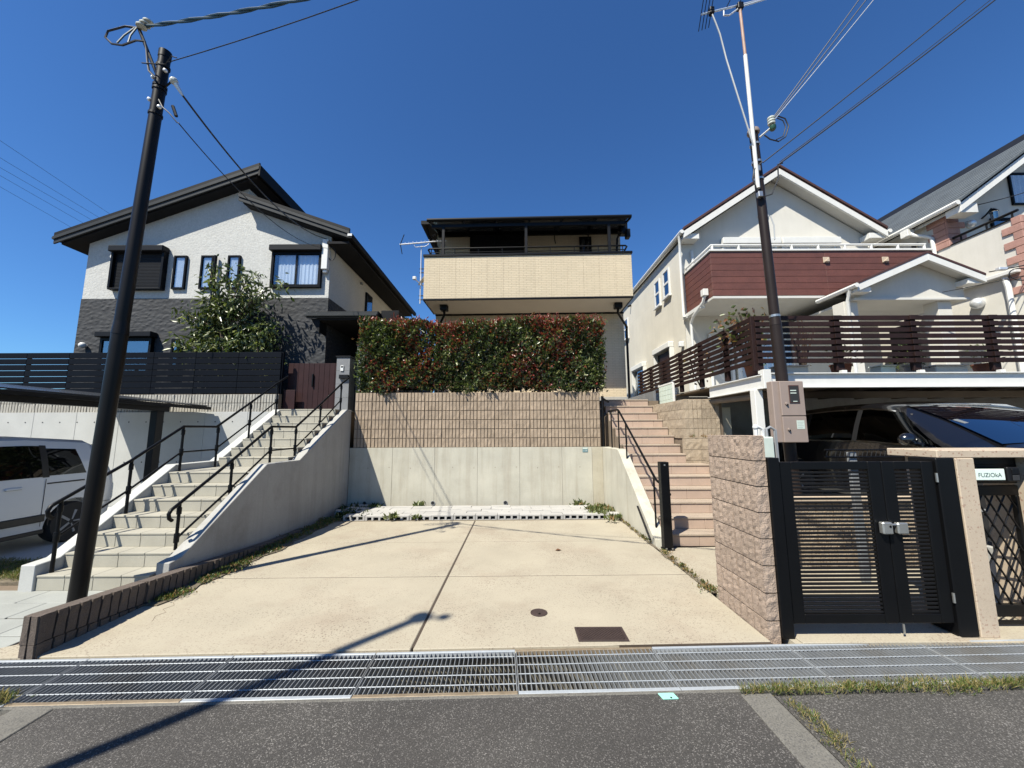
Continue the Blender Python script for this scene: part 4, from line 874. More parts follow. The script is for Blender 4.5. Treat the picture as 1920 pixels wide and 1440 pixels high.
MB().xz([(10.50, fz(10.5) - .26), (15, fz(15) - .26), (15, fz(15) - .06), (10.50, fz(10.5) - .06)], 8.38, 8.418).build('barge_board', 'white_paint', fh, .004)
MB().xz([(10.5, fz(10.5) - .26), (10.95, fz(10.5) - .26), (10.95, fz(10.5) - .02), (10.5, fz(10.5) - .06)], 8.42, 8.7).build('eave_return', 'white_paint', fh, .004)
ang = math.atan(.725); ln = .30
tlm = MB().box(0, .295, 0, .30, 0, .022).mesh('roof_tile', 'roof_tile', bevel=.004)
cnt = 0
for r_ in range(15):
    for c_ in range(20 if r_ < 14 else 20):
        x = 10.46 + r_ * .27 * math.cos(ang); z = fz(x) + .012
        rot = Matrix.Rotation(-ang + .04, 3, 'Y')
        piece('roof_tile', tlm, fh, (x, 8.44 + .3 * c_ + (.15 if r_ % 2 else 0), z), rot.to_euler()); cnt += 1
# rows beyond: one joined part
mb = MB()
for r_ in range(15):
    x = 10.46 + r_ * .27 * math.cos(ang); z = fz(x) + .012
    for c_ in range(12):
        y = 14.6 + .3 * c_; mb.xz([(x, z), (x + .295 * math.cos(ang - .04), z + .295 * math.sin(ang - .04)), (x + .295 * math.cos(ang - .04), z + .295 * math.sin(ang - .04) + .022), (x, z + .022)], y, y + .295)
mb.build('roof_tiles', 'roof_tile', fh, kind='stuff')
for r_ in range(15):
    x = 10.48 + r_ * .27 * math.cos(ang); MB().xz([(x, fz(x) + .0), (x + .26 * math.cos(ang), fz(x + .26 * math.cos(ang)) + .0), (x + .26 * math.cos(ang), fz(x + .26 * math.cos(ang)) + .06), (x, fz(x) + .07)], 8.33, 8.44).build('verge_tile', 'roof_tile', fh, .004)
tb('gutter', fh, 'white_paint', [(10.44, 8.36, 6.86), (10.44, 18.3, 6.86)], .06, 8)
dp = tb('downpipe', fh, 'white_paint', [(10.44, 9.55, 6.80), (10.50, 9.45, 6.62), (10.66, 9.3, 6.5), (10.67, 9.2, 6.4), (10.67, 9.2, 4.5)], .045, 8); bx('hopper', dp, 'white_paint', 10.36, 10.54, 9.46, 9.66, 6.62, 6.80, .01)
for i in range(6):
    z = 6.03 + .155 * i; l_ = .42 if i % 2 else .28
    bx('quoin', fh, 'quoin', FX - .03, FX + l_, 8.86, 8.899, z + .004, z + .151, .008); bx('quoin', fh, 'quoin', FX - .03, FX - .001, 8.90, 8.9 + (.28 if i % 2 else .42), z + .004, z + .151, .008)
for i in range(11):
    z = 4.25 + .165 * i; l_ = .30 if i % 2 else .12
    bx('quoin', fh, 'quoin', FX - .03, FX - .001, 7.56, 7.60 + l_, z + .004, z + .160, .008); bx('quoin', fh, 'quoin', FX, FX + .7 - l_, 7.56, 7.599, z + .004, z + .160, .008)
tb('balcony_rail', fh, 'dark_metal', [(FX + .07, 8.88, 6.22), (FX + .07, 7.65, 6.22)], .03, 6)
bx('cap_rail', fh, 'dark_metal', FX - .02, FX + .17, 7.6, 8.88, 6.031, 6.06)
for y in (8.7, 8.2, 7.75): tb('rail_post', fh, 'dark_metal', [(FX + .07, y, 6.06), (FX + .07, y, 6.22)], .02, 6)
window(fh, 12.42, 13.2, 7.10, 7.95, 8.9, .04, .05, False, curtain=True); window(fh, 11.80, 12.9, 5.0, 6.75, 8.9, .05, .05, True, curtain=False, pane='dark_pane')
lpn = thing if 0 else None
o = MB().lathe([(.03, .16), (.07, .13), (.085, .10), (.07, .09), (.055, -.08), (.03, -.1), (.02, -.14)], (11.70, 8.72, 6.72), 10).build('wall_lantern', 'dark_pane', fh, 0, True)
tb('lantern_arm', o, 'black_metal', [(11.62, 8.9, 6.75), (11.62, 8.8, 6.8), (11.68, 8.73, 6.92), (11.70, 8.72, 6.88)], .018, 6); MB().lathe([(.09, .10), (.06, .15), (.02, .19)], (11.70, 8.72, 6.72), 10).build('lantern_top', 'black_metal', o)
MB().ball((11.28, 8.86, 6.60), .10, 12).build('vent_hood', 'aluminium', fh, 0, True); bx('eave_window', fh, 'window_frame', FX - .03, FX - .001, 12.9, 13.8, 6.1, 6.6)
bx('ledge', fh, 'white_paint', FX - .15, FX - .001, 7.7, 10.5, 4.86, 4.94, .01)
MB().ball((FX - .04, 8.5, 4.45), .13, 12).build('vent_hood', 'aluminium', fh, 0, True); tb('wall_pipe', fh, 'white_paint', [(FX - .06, 9.6, 4.55), (FX - .06, 9.6, 2.5)], .05, 8)
tb('downpipe', fh, 'white_paint', [(FX - .06, 7.95, 4.86), (FX - .08, 7.9, 4.6), (FX - .08, 7.9, 2.5)], .05, 8); bx('side_window', fh, 'window_frame', FX - .04, FX - .001, 9.9, 10.6, 3.4, 4.42)
tb('bracket_lamp', fh, 'dark_metal', [(FX, 9.6, 6.45), (FX - .1, 9.6, 6.42), (FX - .1, 9.6, 6.3)], .045, 8)
CAM_K[0] = 1.0
# ================================================================== DECK CARPORT AND BROWN FENCE (right)
dk_ = thing('deck_carport', 'white steel deck on posts over the black car, planked underneath', 'carport', (6.6, 5.6, .35))
bx('front_beam', dk_, 'white_paint', 3.80, 13, 5.60, 5.63, 2.19, 2.41, .003); bx('beam_flange', dk_, 'white_paint', 3.80, 13, 5.56, 5.599, 2.19, 2.205, .002); bx('beam_flange', dk_, 'white_paint', 3.80, 13, 5.56, 5.599, 2.395, 2.41, .002)
bx('side_beam', dk_, 'white_paint', 3.70, 3.73, 5.63, 7.16, 2.18, 2.39, .003); bx('beam_flange', dk_, 'white_paint', 3.66, 3.699, 5.60, 7.16, 2.375, 2.39, .002); bx('beam_flange', dk_, 'white_paint', 3.66, 3.699, 5.60, 7.16, 2.18, 2.195, .002)
bx('corner_block', dk_, 'white_paint', 3.68, 3.798, 5.56, 5.628, 2.18, 2.46, .004)
bx('post', dk_, 'white_paint', 3.62, 3.74, 5.70, 5.82, .35, 2.178, .006); bx('post', dk_, 'white_paint', 9.2, 9.32, 5.70, 5.82, .35, 2.188, .006)
for i in range(11): bx('deck_board', dk_, 'deck_under', 3.74, 13, 5.64 + .30 * i, 5.64 + .30 * i + .288, 2.36 + .02, 2.41, .003)
for i in range(10): bx('joist', dk_, 'deck_under', 4.55 + .85 * i, 4.60 + .85 * i, 5.64, 8.9, 2.29, 2.378, .003)
bx('tie_beam', dk_, 'deck_under', 3.74, 13, 7.05, 7.15, 2.17, 2.288, .004)
tb('pipe', dk_, 'deck_under', [(3.75, 7.18, 2.12), (3.8, 5.95, 2.10)], .05, 8)
fb_ = thing('slat_fence', 'dark brown wooden slat fence around the deck in front of the white house', 'fence', (6, 6, 2.46))
fp = [3.70, 4.92, 6.08, 7.28, 8.5, 9.7]
for i, x in enumerate(fp): bx('post', fb_, 'wood_dark', x - .03 if i else x - .05, x + .09, 5.70, 5.76, 2.46, 3.31, .004); 
for x in fp: bx('foot', fb_, 'white_paint', x, x + .07, 5.645, 5.71, 2.412, 2.459, .003)
for a, b in zip(fp, fp[1:]):
    sm = MB().box(0, b - a - .004, 0, .022, 0, .068).mesh('slat', 'wood_dark', bevel=.003)
    for k in range(8): piece('slat', sm, fb_, (a + .002, 5.676, 2.575 + .0945 * k))
for x in fp[1:]:
    pm_ = MB().box(0, .13, 0, .018, 0, .067).mesh('cover_slat', 'wood_dark', bevel=.003)
    for k in range(8): piece('cover_slat', pm_, fb_, (x - .035, 5.656, 2.5755 + .0945 * k))
sy = [5.71, 6.6, 7.5, 8.4, 9.3, 10.2, 11.0]
for a, b in zip(sy, sy[1:]):
    bx('post', fb_, 'wood_dark', 3.69, 3.75, b - .1, b + .0, 2.42, 3.28, .004)
    sm = MB().box(0, .022, 0, b - a - .004, 0, .068).mesh('slat', 'wood_dark', bevel=.003)
    for k in range(8): piece('slat', sm, fb_, (3.665, a + .002, 2.575 + .0945 * k - .01 * (a - 5.7)))
cvm = MB().box(0, .02, 0, .13, 0, .067).mesh('cover_slat', 'wood_dark', bevel=.003)
for b in sy[1:]:
    for k in range(8): piece('cover_slat', cvm, fb_, (3.644, b - .12, 2.5755 + .0945 * k - .01 * (b - 5.7)))
# fence inner screen and slatted side yard panel
t = thing('tiled_panel', 'pale green glass-tiled panel under the far end of the brown fence', 'panel', (3.3, 8.9, 2.1))
bx('frame', t, 'white_paint', 3.50, 3.54, 8.3, 8.34, 2.17, 2.62); 
for i in range(5):
    for k in range(4): bx('tile', t, 'mint' if 0 else 'paper', 3.505, 3.52, 8.36 + .15 * i, 8.36 + .15 * i + .145, 2.17 + .11 * k, 2.17 + .11 * k + .106, .002)
bx('top_bar', t, 'white_paint', 3.50, 3.54, 8.342, 9.15, 2.612, 2.65)
t = thing('alley_shade', 'grey panels standing for the shaded base of the alley between the cream and white houses', 'wall', (3.4, 10.5, 2.1))  # grey panels put the alley base's shade into colour
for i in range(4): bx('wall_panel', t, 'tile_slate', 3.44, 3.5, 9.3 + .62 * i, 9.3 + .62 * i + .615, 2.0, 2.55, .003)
# planters on the deck
def pot(x, y, r, h, m, label, name='flower_pot'):
    t = thing(name, label, 'flower pot', (x, y, 2.412), 'pots behind the brown deck fence')
    MB().lathe([(r * .75, 0), (r, h * .9), (r * 1.08, h * .9), (r * 1.08, h), (r * .92, h), (r * .9, h * .85), (.001, h * .85)], (x, y, 2.412), 14).build('pot', m, t, 0, True)
    pts = rs.normal(0, 1, (90, 3)) * np.array([r * .7, r * .7, .10]) + np.array([x, y, 2.412 + h + .12])
    leaves('foliage', pts, pts - np.array([x, y, 2.4]), .07, ['leaf_mid', 'leaf_olive'], [.6, .4], t, seed=int(x * 100)); return t
pot(3.95, 6.20, .13, .22, 'terracotta', 'terracotta flower pot behind the deck fence close to the corner post')
pot(5.25, 6.05, .14, .20, 'terracotta', 'terracotta flower pot between the first and second front fence posts')
pot(6.35, 6.0, .12, .18, 'grey_plastic', 'grey flower pot right of the second front fence post')
pot(7.55, 6.05, .14, .2, 'terracotta', 'terracotta flower pot behind the fence near the right edge')
for x0, x1, m, lab in ((4.15, 4.62, 'white_plastic', 'white planter box behind the deck fence beside the pole'), (5.75, 5.98, 'nameplate', 'pale green box on the deck at the second front post'), (6.6, 7.1, 'white_plastic', 'white planter box on the deck toward the right edge')):
    t = thing('planter_box', lab, 'planter', ((x0 + x1) / 2, 6.0, 2.412)); bx('box', t, m, x0, x1, 5.9, 6.1, 2.412, 2.56, .012); bx('rim', t, m, x0 - .01, x1 + .01, 5.89, 6.11, 2.561, 2.58, .004)
    bx('soil', t, 'soil', x0 + .02, x1 - .02, 5.92, 6.08, 2.5805, 2.583, 0)
def shrub(name, label, cat, base, h, n, spread, cz, size, mats, pr, seed, stems=4, asp=.5, droop=0.0):
    t = thing(name, label, cat, base); r_ = np.random.RandomState(seed); rr = random.Random(seed)
    b = Vector(base); P = []; D = []
    for i in range(stems):
        tip = b + Vector((rr.gauss(0, spread[0] * .6), rr.gauss(0, spread[1] * .6), h * rr.uniform(.7, 1)))
        mid = b.lerp(tip, .5) + Vector((rr.gauss(0, .04), rr.gauss(0, .04), 0)); pts = [b + Vector((rr.gauss(0, .02), rr.gauss(0, .02), 0)), mid, tip]
        tb('stem', t, 'bark', pts, .012 * (1 + h * .3), 6)
        for j in range(n // stems):
            f = max(0, min(1, r_.beta(3, 1.3))); c = b.lerp(tip, f); q = np.array(c) + r_.normal(0, 1, 3) * np.array([spread[0] * .4, spread[1] * .4, cz]); P.append(q); D.append(q - np.array(c) + np.array([0, 0, .03]))
    leaves('foliage', P, D, size, mats, pr, t, seed=seed, asp=asp, droop=droop); return t
shrub('potted_shrub', 'bronze-leaved shrub rising above the brown fence corner behind the pole', 'shrub', (3.95, 6.25, 2.6), .95, 240, (.34, .25), .07, .10, ['leaf_olive', 'leaf_bronze', 'leaf_mid', 'leaf_dry'], [.4, .25, .15, .2], 5, 7, .6)
shrub('potted_shrub', 'small orange-brown shrub above the side fence by the white downpipe', 'shrub', (3.95, 7.95, 2.5), .78, 150, (.26, .26), .06, .08, ['leaf_dry', 'leaf_olive', 'leaf_bronze'], [.6, .2, .2], 6, 6, .6)
shrub('dry_plant', 'thin dry upright stalks above the fence under the red balcony', 'plant', (5.3, 6.9, 2.5), 1.15, 60, (.25, .1), .05, .06, ['leaf_dry', 'leaf_olive'], [.7, .3], 8, 9, .3)
# ================================================================== GATE, PILLAR, NAMEPLATE, LATTICE
gy = 3.12
mg = thing('metal_gate', 'black double-leaf slatted metal gate beside the pink block wall', 'gate', (2.8, gy, 0))
bx('post', mg, 'black_metal', 2.035, 2.125, gy - .01, gy + .08, 0, 1.345, .004); bx('post', mg, 'black_metal', 3.375, 3.525, gy - .005, gy + .22, 0.01, 1.335, .006)
def leaf(x0, x1, sa, sb, y):
    fr = bx('gate_leaf', mg, 'black_metal', x0, sa - .001, y, y + .04, .10, 1.31, .004)
    bx('stile', fr, 'black_metal', sb + .001, x1, y, y + .04, .10, 1.31, .004); bx('rail', fr, 'black_metal', sa, sb, y + .002, y + .038, .10, .165, .003); bx('rail', fr, 'black_metal', sa, sb, y + .002, y + .038, 1.25, 1.31, .003)
    sm = MB().box(0, sb - sa, 0, .022, 0, .0155).mesh('slat', 'dark_metal', bevel=.002)
    for k in range(37): piece('slat', sm, fr, (sa, y + .009, .170 + .0291 * k))
    return fr
f1 = leaf(2.135, 2.945, 2.23, 2.84, gy + .01); f2 = leaf(2.953, 3.365, 3.055, 3.27, gy + .012)
lk = bx('lock_box', f1, 'steel', 2.865, 2.945, gy - .035, gy + .008, .76, .85, .008); MB().lathe([(.009, -.036), (.009, -.038), (.001, -.038)], (2.92, gy, .82), 8, 'y').build('keyhole', 'black_metal', lk)
bx('latch_handle', f2, 'steel', 2.985, 3.07, gy - .03, gy + .01, .76, .845, .008)
tb('latch_bar', f1, 'steel', [(2.93, gy - .015, .83), (3.0, gy - .015, .83)], .008, 6); tb('drop_bolt', f2, 'steel', [(2.96, gy - .0, .10), (2.96, gy - .0, .03)], .007, 6)
for z in (.25, 1.15): tb('hinge', f2, 'steel', [(3.37, gy + .0, z), (3.37, gy + .0, z + .07)], .009, 6)
bx('sill', mg, 'driveway', 2.13, 3.37, gy - .08, gy + .0, -.06, .015, .004)
gpw = thing('letterbox_wall', 'beige granite pillars and lintel holding the letterbox at the right edge', 'wall', (3.9, 3.2, 0))
bx('pillar', gpw, 'granite', 3.535, 3.68, gy - .005, gy + .40, 0, 1.335, .005); bx('pillar', gpw, 'granite', 4.20, 4.40, gy - .005, gy + .40, 0, 1.335, .005)
bx('lintel', gpw, 'granite', 3.40, 4.42, gy + .004, gy + .42, 1.3365, 1.40, .006)
bx('letterbox', gpw, 'black_metal', 3.683, 4.197, 3.26, 3.50, 1.245, 1.334, .004); bx('letter_flap', gpw, 'grey_plastic' if 0 else 'dark_metal', 3.70, 4.16, 3.245, 3.2595, 1.275, 1.325, .004)
bx('back_plate', gpw, 'black_metal', 3.683, 4.197, 3.27, 3.30, 1.12, 1.244, .003)
bx('plate_holder', gpw, 'black_metal', 3.684, 4.05, 3.152, 3.268, 1.15, 1.244, .003)
npl = bx('nameplate', gpw, 'nameplate', 3.686, 3.938, 3.138, 3.1515, 1.160, 1.248, .003)
text('lettering', 'FUZIOkA', .046, 'letter', npl, (3.815, 3.137, 1.200), sx=1.02)
icm = bx('intercom', gpw, 'dark_metal', 3.945, 4.045, 3.125, 3.1515, 1.150, 1.262, .006)
bx('camera_face', icm, 'black_metal', 3.975, 4.03, 3.119, 3.1245, 1.205, 1.25, .003); bx('speaker_face', icm, 'room_dark', 3.975, 4.03, 3.119, 3.1245, 1.158, 1.20, .003)
lg = thing('lattice_gate', 'black diamond lattice panel below the letterbox at the right edge', 'gate', (3.95, 3.3, 0))
bx('frame_rail', lg, 'black_metal', 3.69, 4.195, 3.27, 3.31, 1.02, 1.10, .004); bx('frame_rail', lg, 'black_metal', 3.69, 4.195, 3.27, 3.31, .08, .17, .004)
bx('frame_stile', lg, 'black_metal', 3.69, 3.72, 3.27, 3.31, .171, 1.019, .004); bx('frame_stile', lg, 'black_metal', 4.165, 4.195, 3.27, 3.31, .171, 1.019, .004)
bx('frame_rail', lg, 'black_metal', 3.69, 4.195, 3.28, 3.30, .02, .045, .003)
for s in (1, -1):
    for k in range(-12, 14):
        x0 = 3.72 + k * .095; z0 = .172
        pts = [(x0 + s * f * .55 * .85, z0 + f * .845 * 1) for f in [i / 60 for i in range(61)]]
        pts = [p for p in pts if 3.722 < p[0] < 4.163]
        if len(pts) > 4: tb('lattice_bar', lg, 'dark_metal', [(pts[0][0], 3.285 + .006 * s, pts[0][1]), (pts[-1][0], 3.285 + .006 * s, pts[-1][1])], .007, 5)
mf = thing('mesh_fence', 'black wire mesh fence with grey post behind the black gate', 'fence', (4.0, 4.2, 0))
bx('post', mf, 'galv', 3.62, 3.70, 4.19, 4.23, 0.0, 1.33, .004)
for z in (1.28, 1.355, 1.16): tb('rail', mf, 'black_metal', [(3.35, 4.18, z), (5.0, 4.18, z)], .009, 6)
mb = MB()
for i in range(34): mb.tube([(3.36 + .048 * i, 4.18, 1.28), (3.385 + .048 * i, 4.18, 1.355)], .004, 4)
mb.build('diagonal_wires', 'black_metal', mf, kind='stuff')
gm = thing('gas_meter', 'pale green gas meter with pipes standing behind the pink block wall', 'gas meter', (2.64, 4.05, 0))
bx('meter_body', gm, 'paper', 2.58, 2.70, 4.0, 4.14, 1.25, 1.50, .012); tb('standpipe', gm, 'white_plastic', [(2.55, 4.05, 0), (2.55, 4.05, 1.58), (2.58, 4.05, 1.60), (2.62, 4.05, 1.58), (2.62, 4.05, 1.5)], .018, 8)
tb('outlet_pipe', gm, 'grey_plastic', [(2.66, 4.05, 1.5), (2.66, 4.05, 1.58), (2.70, 4.05, 1.60), (2.75, 4.05, 1.57), (2.75, 4.05, 0)], .016, 8); MB().ball((2.55, 4.05, 1.60), .03, 8).build('valve', 'white_plastic', gm, 0, True)
# ================================================================== UTILITY POLES
lpz = thing('utility_pole', 'tall dark steel service pole standing at the foot of the grey stairs', 'utility pole', (-4.02, 3.77, 0))
B, T = Vector((-4.03, 3.77, 0)), Vector((-3.83, 3.76, 5.76)); P = lambda z: B.lerp(T, z / 5.76)
MB().tube([P(0), P(2.55)], .066, 20).build('lower_shaft', 'pole_paint', lpz, 0, True); MB().tube([P(2.55), P(2.68)], .069, 20, r2=.060).build('collar', 'pole_paint', lpz, 0, True)
MB().tube([P(2.68), P(5.68)], .060, 20, r2=.054).build('upper_shaft', 'pole_paint', lpz, 0, True); MB().tube([P(5.68), P(5.76)], .058, 20).build('cap', 'black_metal', lpz, 0, True)
for z in (5.56, 5.32, 5.28, 4.98): MB().tube([P(z), P(z + .025)], .063, 18).build('band', 'dark_metal', lpz)
for z, s in ((5.5, 1), (5.42, -1), (5.06, 1), (5.15, -1)): MB().ball(P(z) + Vector((.06 * s, -.03, 0)), .022, 8).build('bolt', 'aluminium', lpz, 0, True)
bx('number_plate', lpz, 'grey_plastic', -4.0, -3.93, 3.70, 3.712, 1.75, 1.95, .002) if 0 else None
tip = Vector((-4.12, 3.72, 6.02))
tb('arm', lpz, 'dark_metal', [P(5.45) + Vector((-.04, 0, 0)), tip], .016, 6)
ins = MB()
for k in range(3): ins.lathe([(.02, 0), (.05, .01), (.05, .025), (.02, .035)], (-4.07 + .035 * k, 3.70, 6.0 + .025 * k), 10)
ins.build('insulator', 'insulator', lpz, 0, True); MB().ball((-3.66, 3.72, 5.36), .04, 8).build('insulator', 'insulator', lpz, 0, True)
MB().tube([(-3.66, 3.72, 5.36), (-3.60, 3.78, 5.24)], .03, 8, r2=.012).build('clamp', 'aluminium', lpz); tb('clamp_hook', lpz, 'dark_metal', [P(5.32) + Vector((.05, 0, 0)), (-3.68, 3.72, 5.36)], .01, 5)
tb('loop_wire', lpz, 'cable_black', [tip, (-4.25, 3.70, 6.02), (-4.42, 3.69, 5.95), (-4.44, 3.69, 5.87), (-4.36, 3.69, 5.79), (-4.24, 3.69, 5.77), (-4.1, 3.69, 5.83), (-4.0, 3.69, 5.82), (-3.97, 3.69, 5.72), (-3.93, 3.68, 5.55), (-3.88, 3.66, 5.42), (-3.80, 3.66, 5.34)], .011, 6)
for a, b in (((-4.14, 3.7, 6.0), (-4.30, 3.69, 5.80)), ((-4.12, 3.7, 6.0), (-4.18, 3.69, 5.80))): tb('loop_wire', lpz, 'cable_teal', [a, Vector(a).lerp(Vector(b), .5) + Vector((-.02, 0, 0)), b], .009, 5)
tb('loop_wire', lpz, 'cable_black', [(-3.98, 3.67, 5.53), (-3.85, 3.65, 5.50), (-3.72, 3.66, 5.50), (-3.66, 3.66, 5.60), (-3.60, 3.66, 5.58)], .006, 5)
tb('loop_wire', lpz, 'cable_black', [(-3.76, 3.68, 5.1), (-3.70, 3.67, 5.0), (-3.62, 3.67, 4.93), (-3.55, 3.7, 4.84)], .006, 5)
MB().tube([(-3.60, 3.68, 5.02), (-3.55, 3.68, 4.90)], .016, 6).build('joint_sleeve', 'black_metal', lpz)
rp = thing('utility_pole', 'tall brown steel service pole rising behind the grey meter box', 'utility pole', (3.50, 4.95, 0))
B2, T2 = Vector((3.56, 4.95, 0)), Vector((3.435, 4.95, 5.78)); P2 = lambda z: B2.lerp(T2, z / 5.78)
MB().tube([P2(0), P2(2.95)], .069, 18).build('lower_shaft', 'pole_brown', rp, 0, True); MB().tube([P2(2.95), P2(3.05)], .072, 18, r2=.061).build('collar', 'steel' if 0 else 'pole_brown', rp, 0, True)
MB().tube([P2(3.05), P2(5.74)], .061, 18, r2=.055).build('upper_shaft', 'pole_brown', rp, 0, True); MB().lathe([(.078, 0), (.082, .02), (.07, .06), (.001, .075)], P2(5.74), 16).build('cap', 'meter_paint', rp, 0, True)
for z in (5.55, 5.28, 5.02, 3.06): MB().tube([P2(z), P2(z + .03)], .065, 16).build('band', 'steel', rp)
ins = MB()
for k in range(3): ins.lathe([(.02, 0), (.048, .012), (.048, .03), (.02, .042)], (3.64, 4.86, 5.80 + .04 * k), 10)
ins.build('insulator', 'insulator', rp, 0, True); MB().lathe([(.03, 0), (.042, .02), (.042, .06), (.02, .075)], (3.65, 4.86, 5.72), 10).build('insulator', 'green_ins', rp, 0, True)
tb('hook', rp, 'steel', [P2(5.66) + Vector((.06, -.03, 0)), (3.63, 4.86, 5.76)], .012, 6)
tb('loop_wire', rp, 'cable_black', [(3.72, 4.84, 5.92), (3.82, 4.84, 5.88), (3.86, 4.84, 5.76), (3.80, 4.84, 5.60), (3.70, 4.84, 5.53), (3.60, 4.86, 5.58), (3.54, 4.88, 5.66)], .009, 6)
tb('loop_wire', rp, 'cable_black', [(3.70, 4.83, 5.88), (3.78, 4.83, 5.84), (3.81, 4.83, 5.74), (3.76, 4.83, 5.60), (3.66, 4.83, 5.55)], .007, 6)
tb('loop_wire', rp, 'cable_black', [(3.44, 4.85, 5.22), (3.33, 4.85, 5.12), (3.30, 4.85, 4.98), (3.35, 4.86, 4.84), (3.40, 4.87, 4.72), (3.55, 4.86, 4.76), (3.66, 4.86, 5.0), (3.67, 4.86, 5.2), (3.74, 4.86, 5.22)], .009, 6)
tb('loop_wire', rp, 'cable_grey', [(3.50, 4.86, 4.45), (3.53, 4.85, 4.3), (3.52, 4.85, 4.1)], .008, 6)
for z in (4.72, 5.1): bx('junction', rp, 'steel', 3.36, 3.42, 4.84, 4.90, z, z + .08, .006)
am = thing('tv_antenna', 'television antenna on a pale rusty mast strapped to the brown pole', 'antenna', (3.36, 4.86, 4.8))
tb('mast', am, 'white_paint', [(3.37, 4.86, 4.85), (3.36, 4.86, 6.9)], .026, 10); tb('mast_top', am, 'rust_mast', [(3.36, 4.86, 6.9), (3.345, 4.86, 7.72)], .02, 10)
tb('boom', am, 'aluminium', [(2.74, 4.80, 7.50), (3.9, 4.95, 7.98)], .013, 6); tb('boom_stay', am, 'aluminium', [(3.10, 4.85, 7.62), (3.10, 4.86, 7.56), (3.18, 4.86, 7.56), (3.36, 4.86, 7.70), (3.9, 4.92, 7.95)], .011, 6)
bx('mast_clamp', am, 'dark_metal', 3.31, 3.39, 4.83, 4.90, 7.66, 7.76, .006); bx('feed_box', am, 'dark_metal', 2.87, 2.93, 4.78, 4.85, 7.52, 7.62, .006)
for i in range(6):
    x = 2.74 + .05 * i if i < 4 else 2.95 + .2 * (i - 3); z = 7.50 + (x - 2.74) * .414
    tb('element', am, 'dark_metal', [(x, 4.70, z + (.16 if i < 4 else .02)), (x, 4.90, z - (.16 if i < 4 else -.02))], .006, 5)
tb('feed_cable', am, 'cable_grey', [(2.90, 4.80, 7.5), (2.94, 4.8, 7.36), (3.0, 4.82, 7.2), (3.06, 4.82, 6.8), (3.16, 4.82, 6.3), (3.28, 4.83, 5.75), (3.36, 4.85, 5.45)], .011, 6)
mt = thing('meter_box', 'grey-pink two-door electric meter box on the brown pole', 'meter box', (3.45, 4.75, 1.42))
bx('box_body', mt, 'meter_paint', 3.245, 3.62, 4.76, 4.87, 1.42, 2.18, .008)
for z0, z1 in ((1.42, 1.737), (1.745, 2.175)):
    d = bx('door', mt, 'meter_paint', 3.325, 3.618, 4.735, 4.759, z0 + .003, z1, .005); zz = z0 + (.16 if z0 < 1.5 else .15)
    MB().lathe([(.018, -.002), (.016, -.014), (.001, -.016)], (3.385, 4.734, zz), 10, 'y').build('lock', 'meter_paint', d, 0, True); bx('lock_tab', d, 'black_metal', 3.383, 3.40, 4.716, 4.73, zz - .022, zz - .004, .002)
    if z0 > 1.5:
        wf = bx('window', d, 'roof_brown', 3.425, 3.555, 4.728, 4.734, 1.90, 2.125, .003); bx('pane', wf, 'room_dark', 3.436, 3.544, 4.726, 4.7275, 1.912, 2.113, 0)
        for q in (2.052, 2.02): bx('display', wf, 'paper', 3.442, 3.515, 4.7245, 4.7255, q, q + .012, 0)
        bx('maker_mark', wf, 'paper', 3.468, 3.518, 4.7245, 4.7255, 1.918, 1.928, 0)
    else:
        sk = bx('sticker', d, 'paper', 3.49, 3.585, 4.733, 4.7345, 1.585, 1.69, 0)
        for q in range(4): bx('print_line', sk, 'grey_plastic', 3.50, 3.56 + .015 * (q % 2), 4.7322, 4.7327, 1.60 + .022 * q, 1.603 + .022 * q, 0)
# street lamp pole just outside the frame (its shadow crosses the drive)
sl = thing('street_lamp', 'slim street lamp pole with round head standing left of the viewpoint, outside the picture', 'street lamp', (-4.27, -.27, 0))
MB().tube([(-4.27, -.27, 0), (-4.27, -.27, 6.9)], .062, 16, r2=.045).build('pole', 'pole_paint', sl, 0, True); MB().ball((-4.27, -.27, 6.98), .095, 14).build('lamp_head', 'white_plastic', sl, 0, True)
MB().ball((-4.05, -.24, 6.93), .055, 10).build('insulator', 'insulator', sl, 0, True); tb('bracket', sl, 'dark_metal', [(-4.27, -.27, 6.9), (-4.05, -.24, 6.93)], .012, 6)
# ================================================================== CABLES
def cable(name, label, pts, r, m, group=None): return MB().tube(pts, r, 6).build(name, m, None, 0, True, label=label, cat='cable', group=group, base=tuple(pts[0]))
A = (-4.02, 3.70, 6.02); Bc = (16.0, -2.2, 8.4)
main = sagline(A, Bc, 1.9, 60)
for ph in (0, 2.1, 4.2):
    pass
tw = []
for s in (0, math.pi):
    tw.append([p + Vector((0, .010 * math.cos(i * 1.15 + s), .010 * math.sin(i * 1.15 + s))) for i, p in enumerate(sagline(A, Bc, 1.9, 150))])
cb = thing('power_cable', 'thick twisted teal power cable running up from the left pole to the top edge', 'cable', A)
for q in tw: MB().tube(q, .011, 6).build('strand', 'cable_teal', cb, 0, True)
cable('cable', 'thin dark cable slanting up and right from the left pole top', sagline((-3.70, 3.68, 5.55), (14, -1.0, 9.6), 1.2, 40), .005, 'cable_black')
cable('cable', 'thick black service cable from the left pole to the left house white box', sagline((-3.60, 3.78, 5.24), (-4.83, 9.45, 6.60), .32, 40), .011, 'cable_black')
cable('cable', 'thinner black cable below the service cable between the left pole and left house', sagline((-3.56, 3.72, 4.86), (-4.80, 9.47, 6.35), .34, 40), .006, 'cable_black')
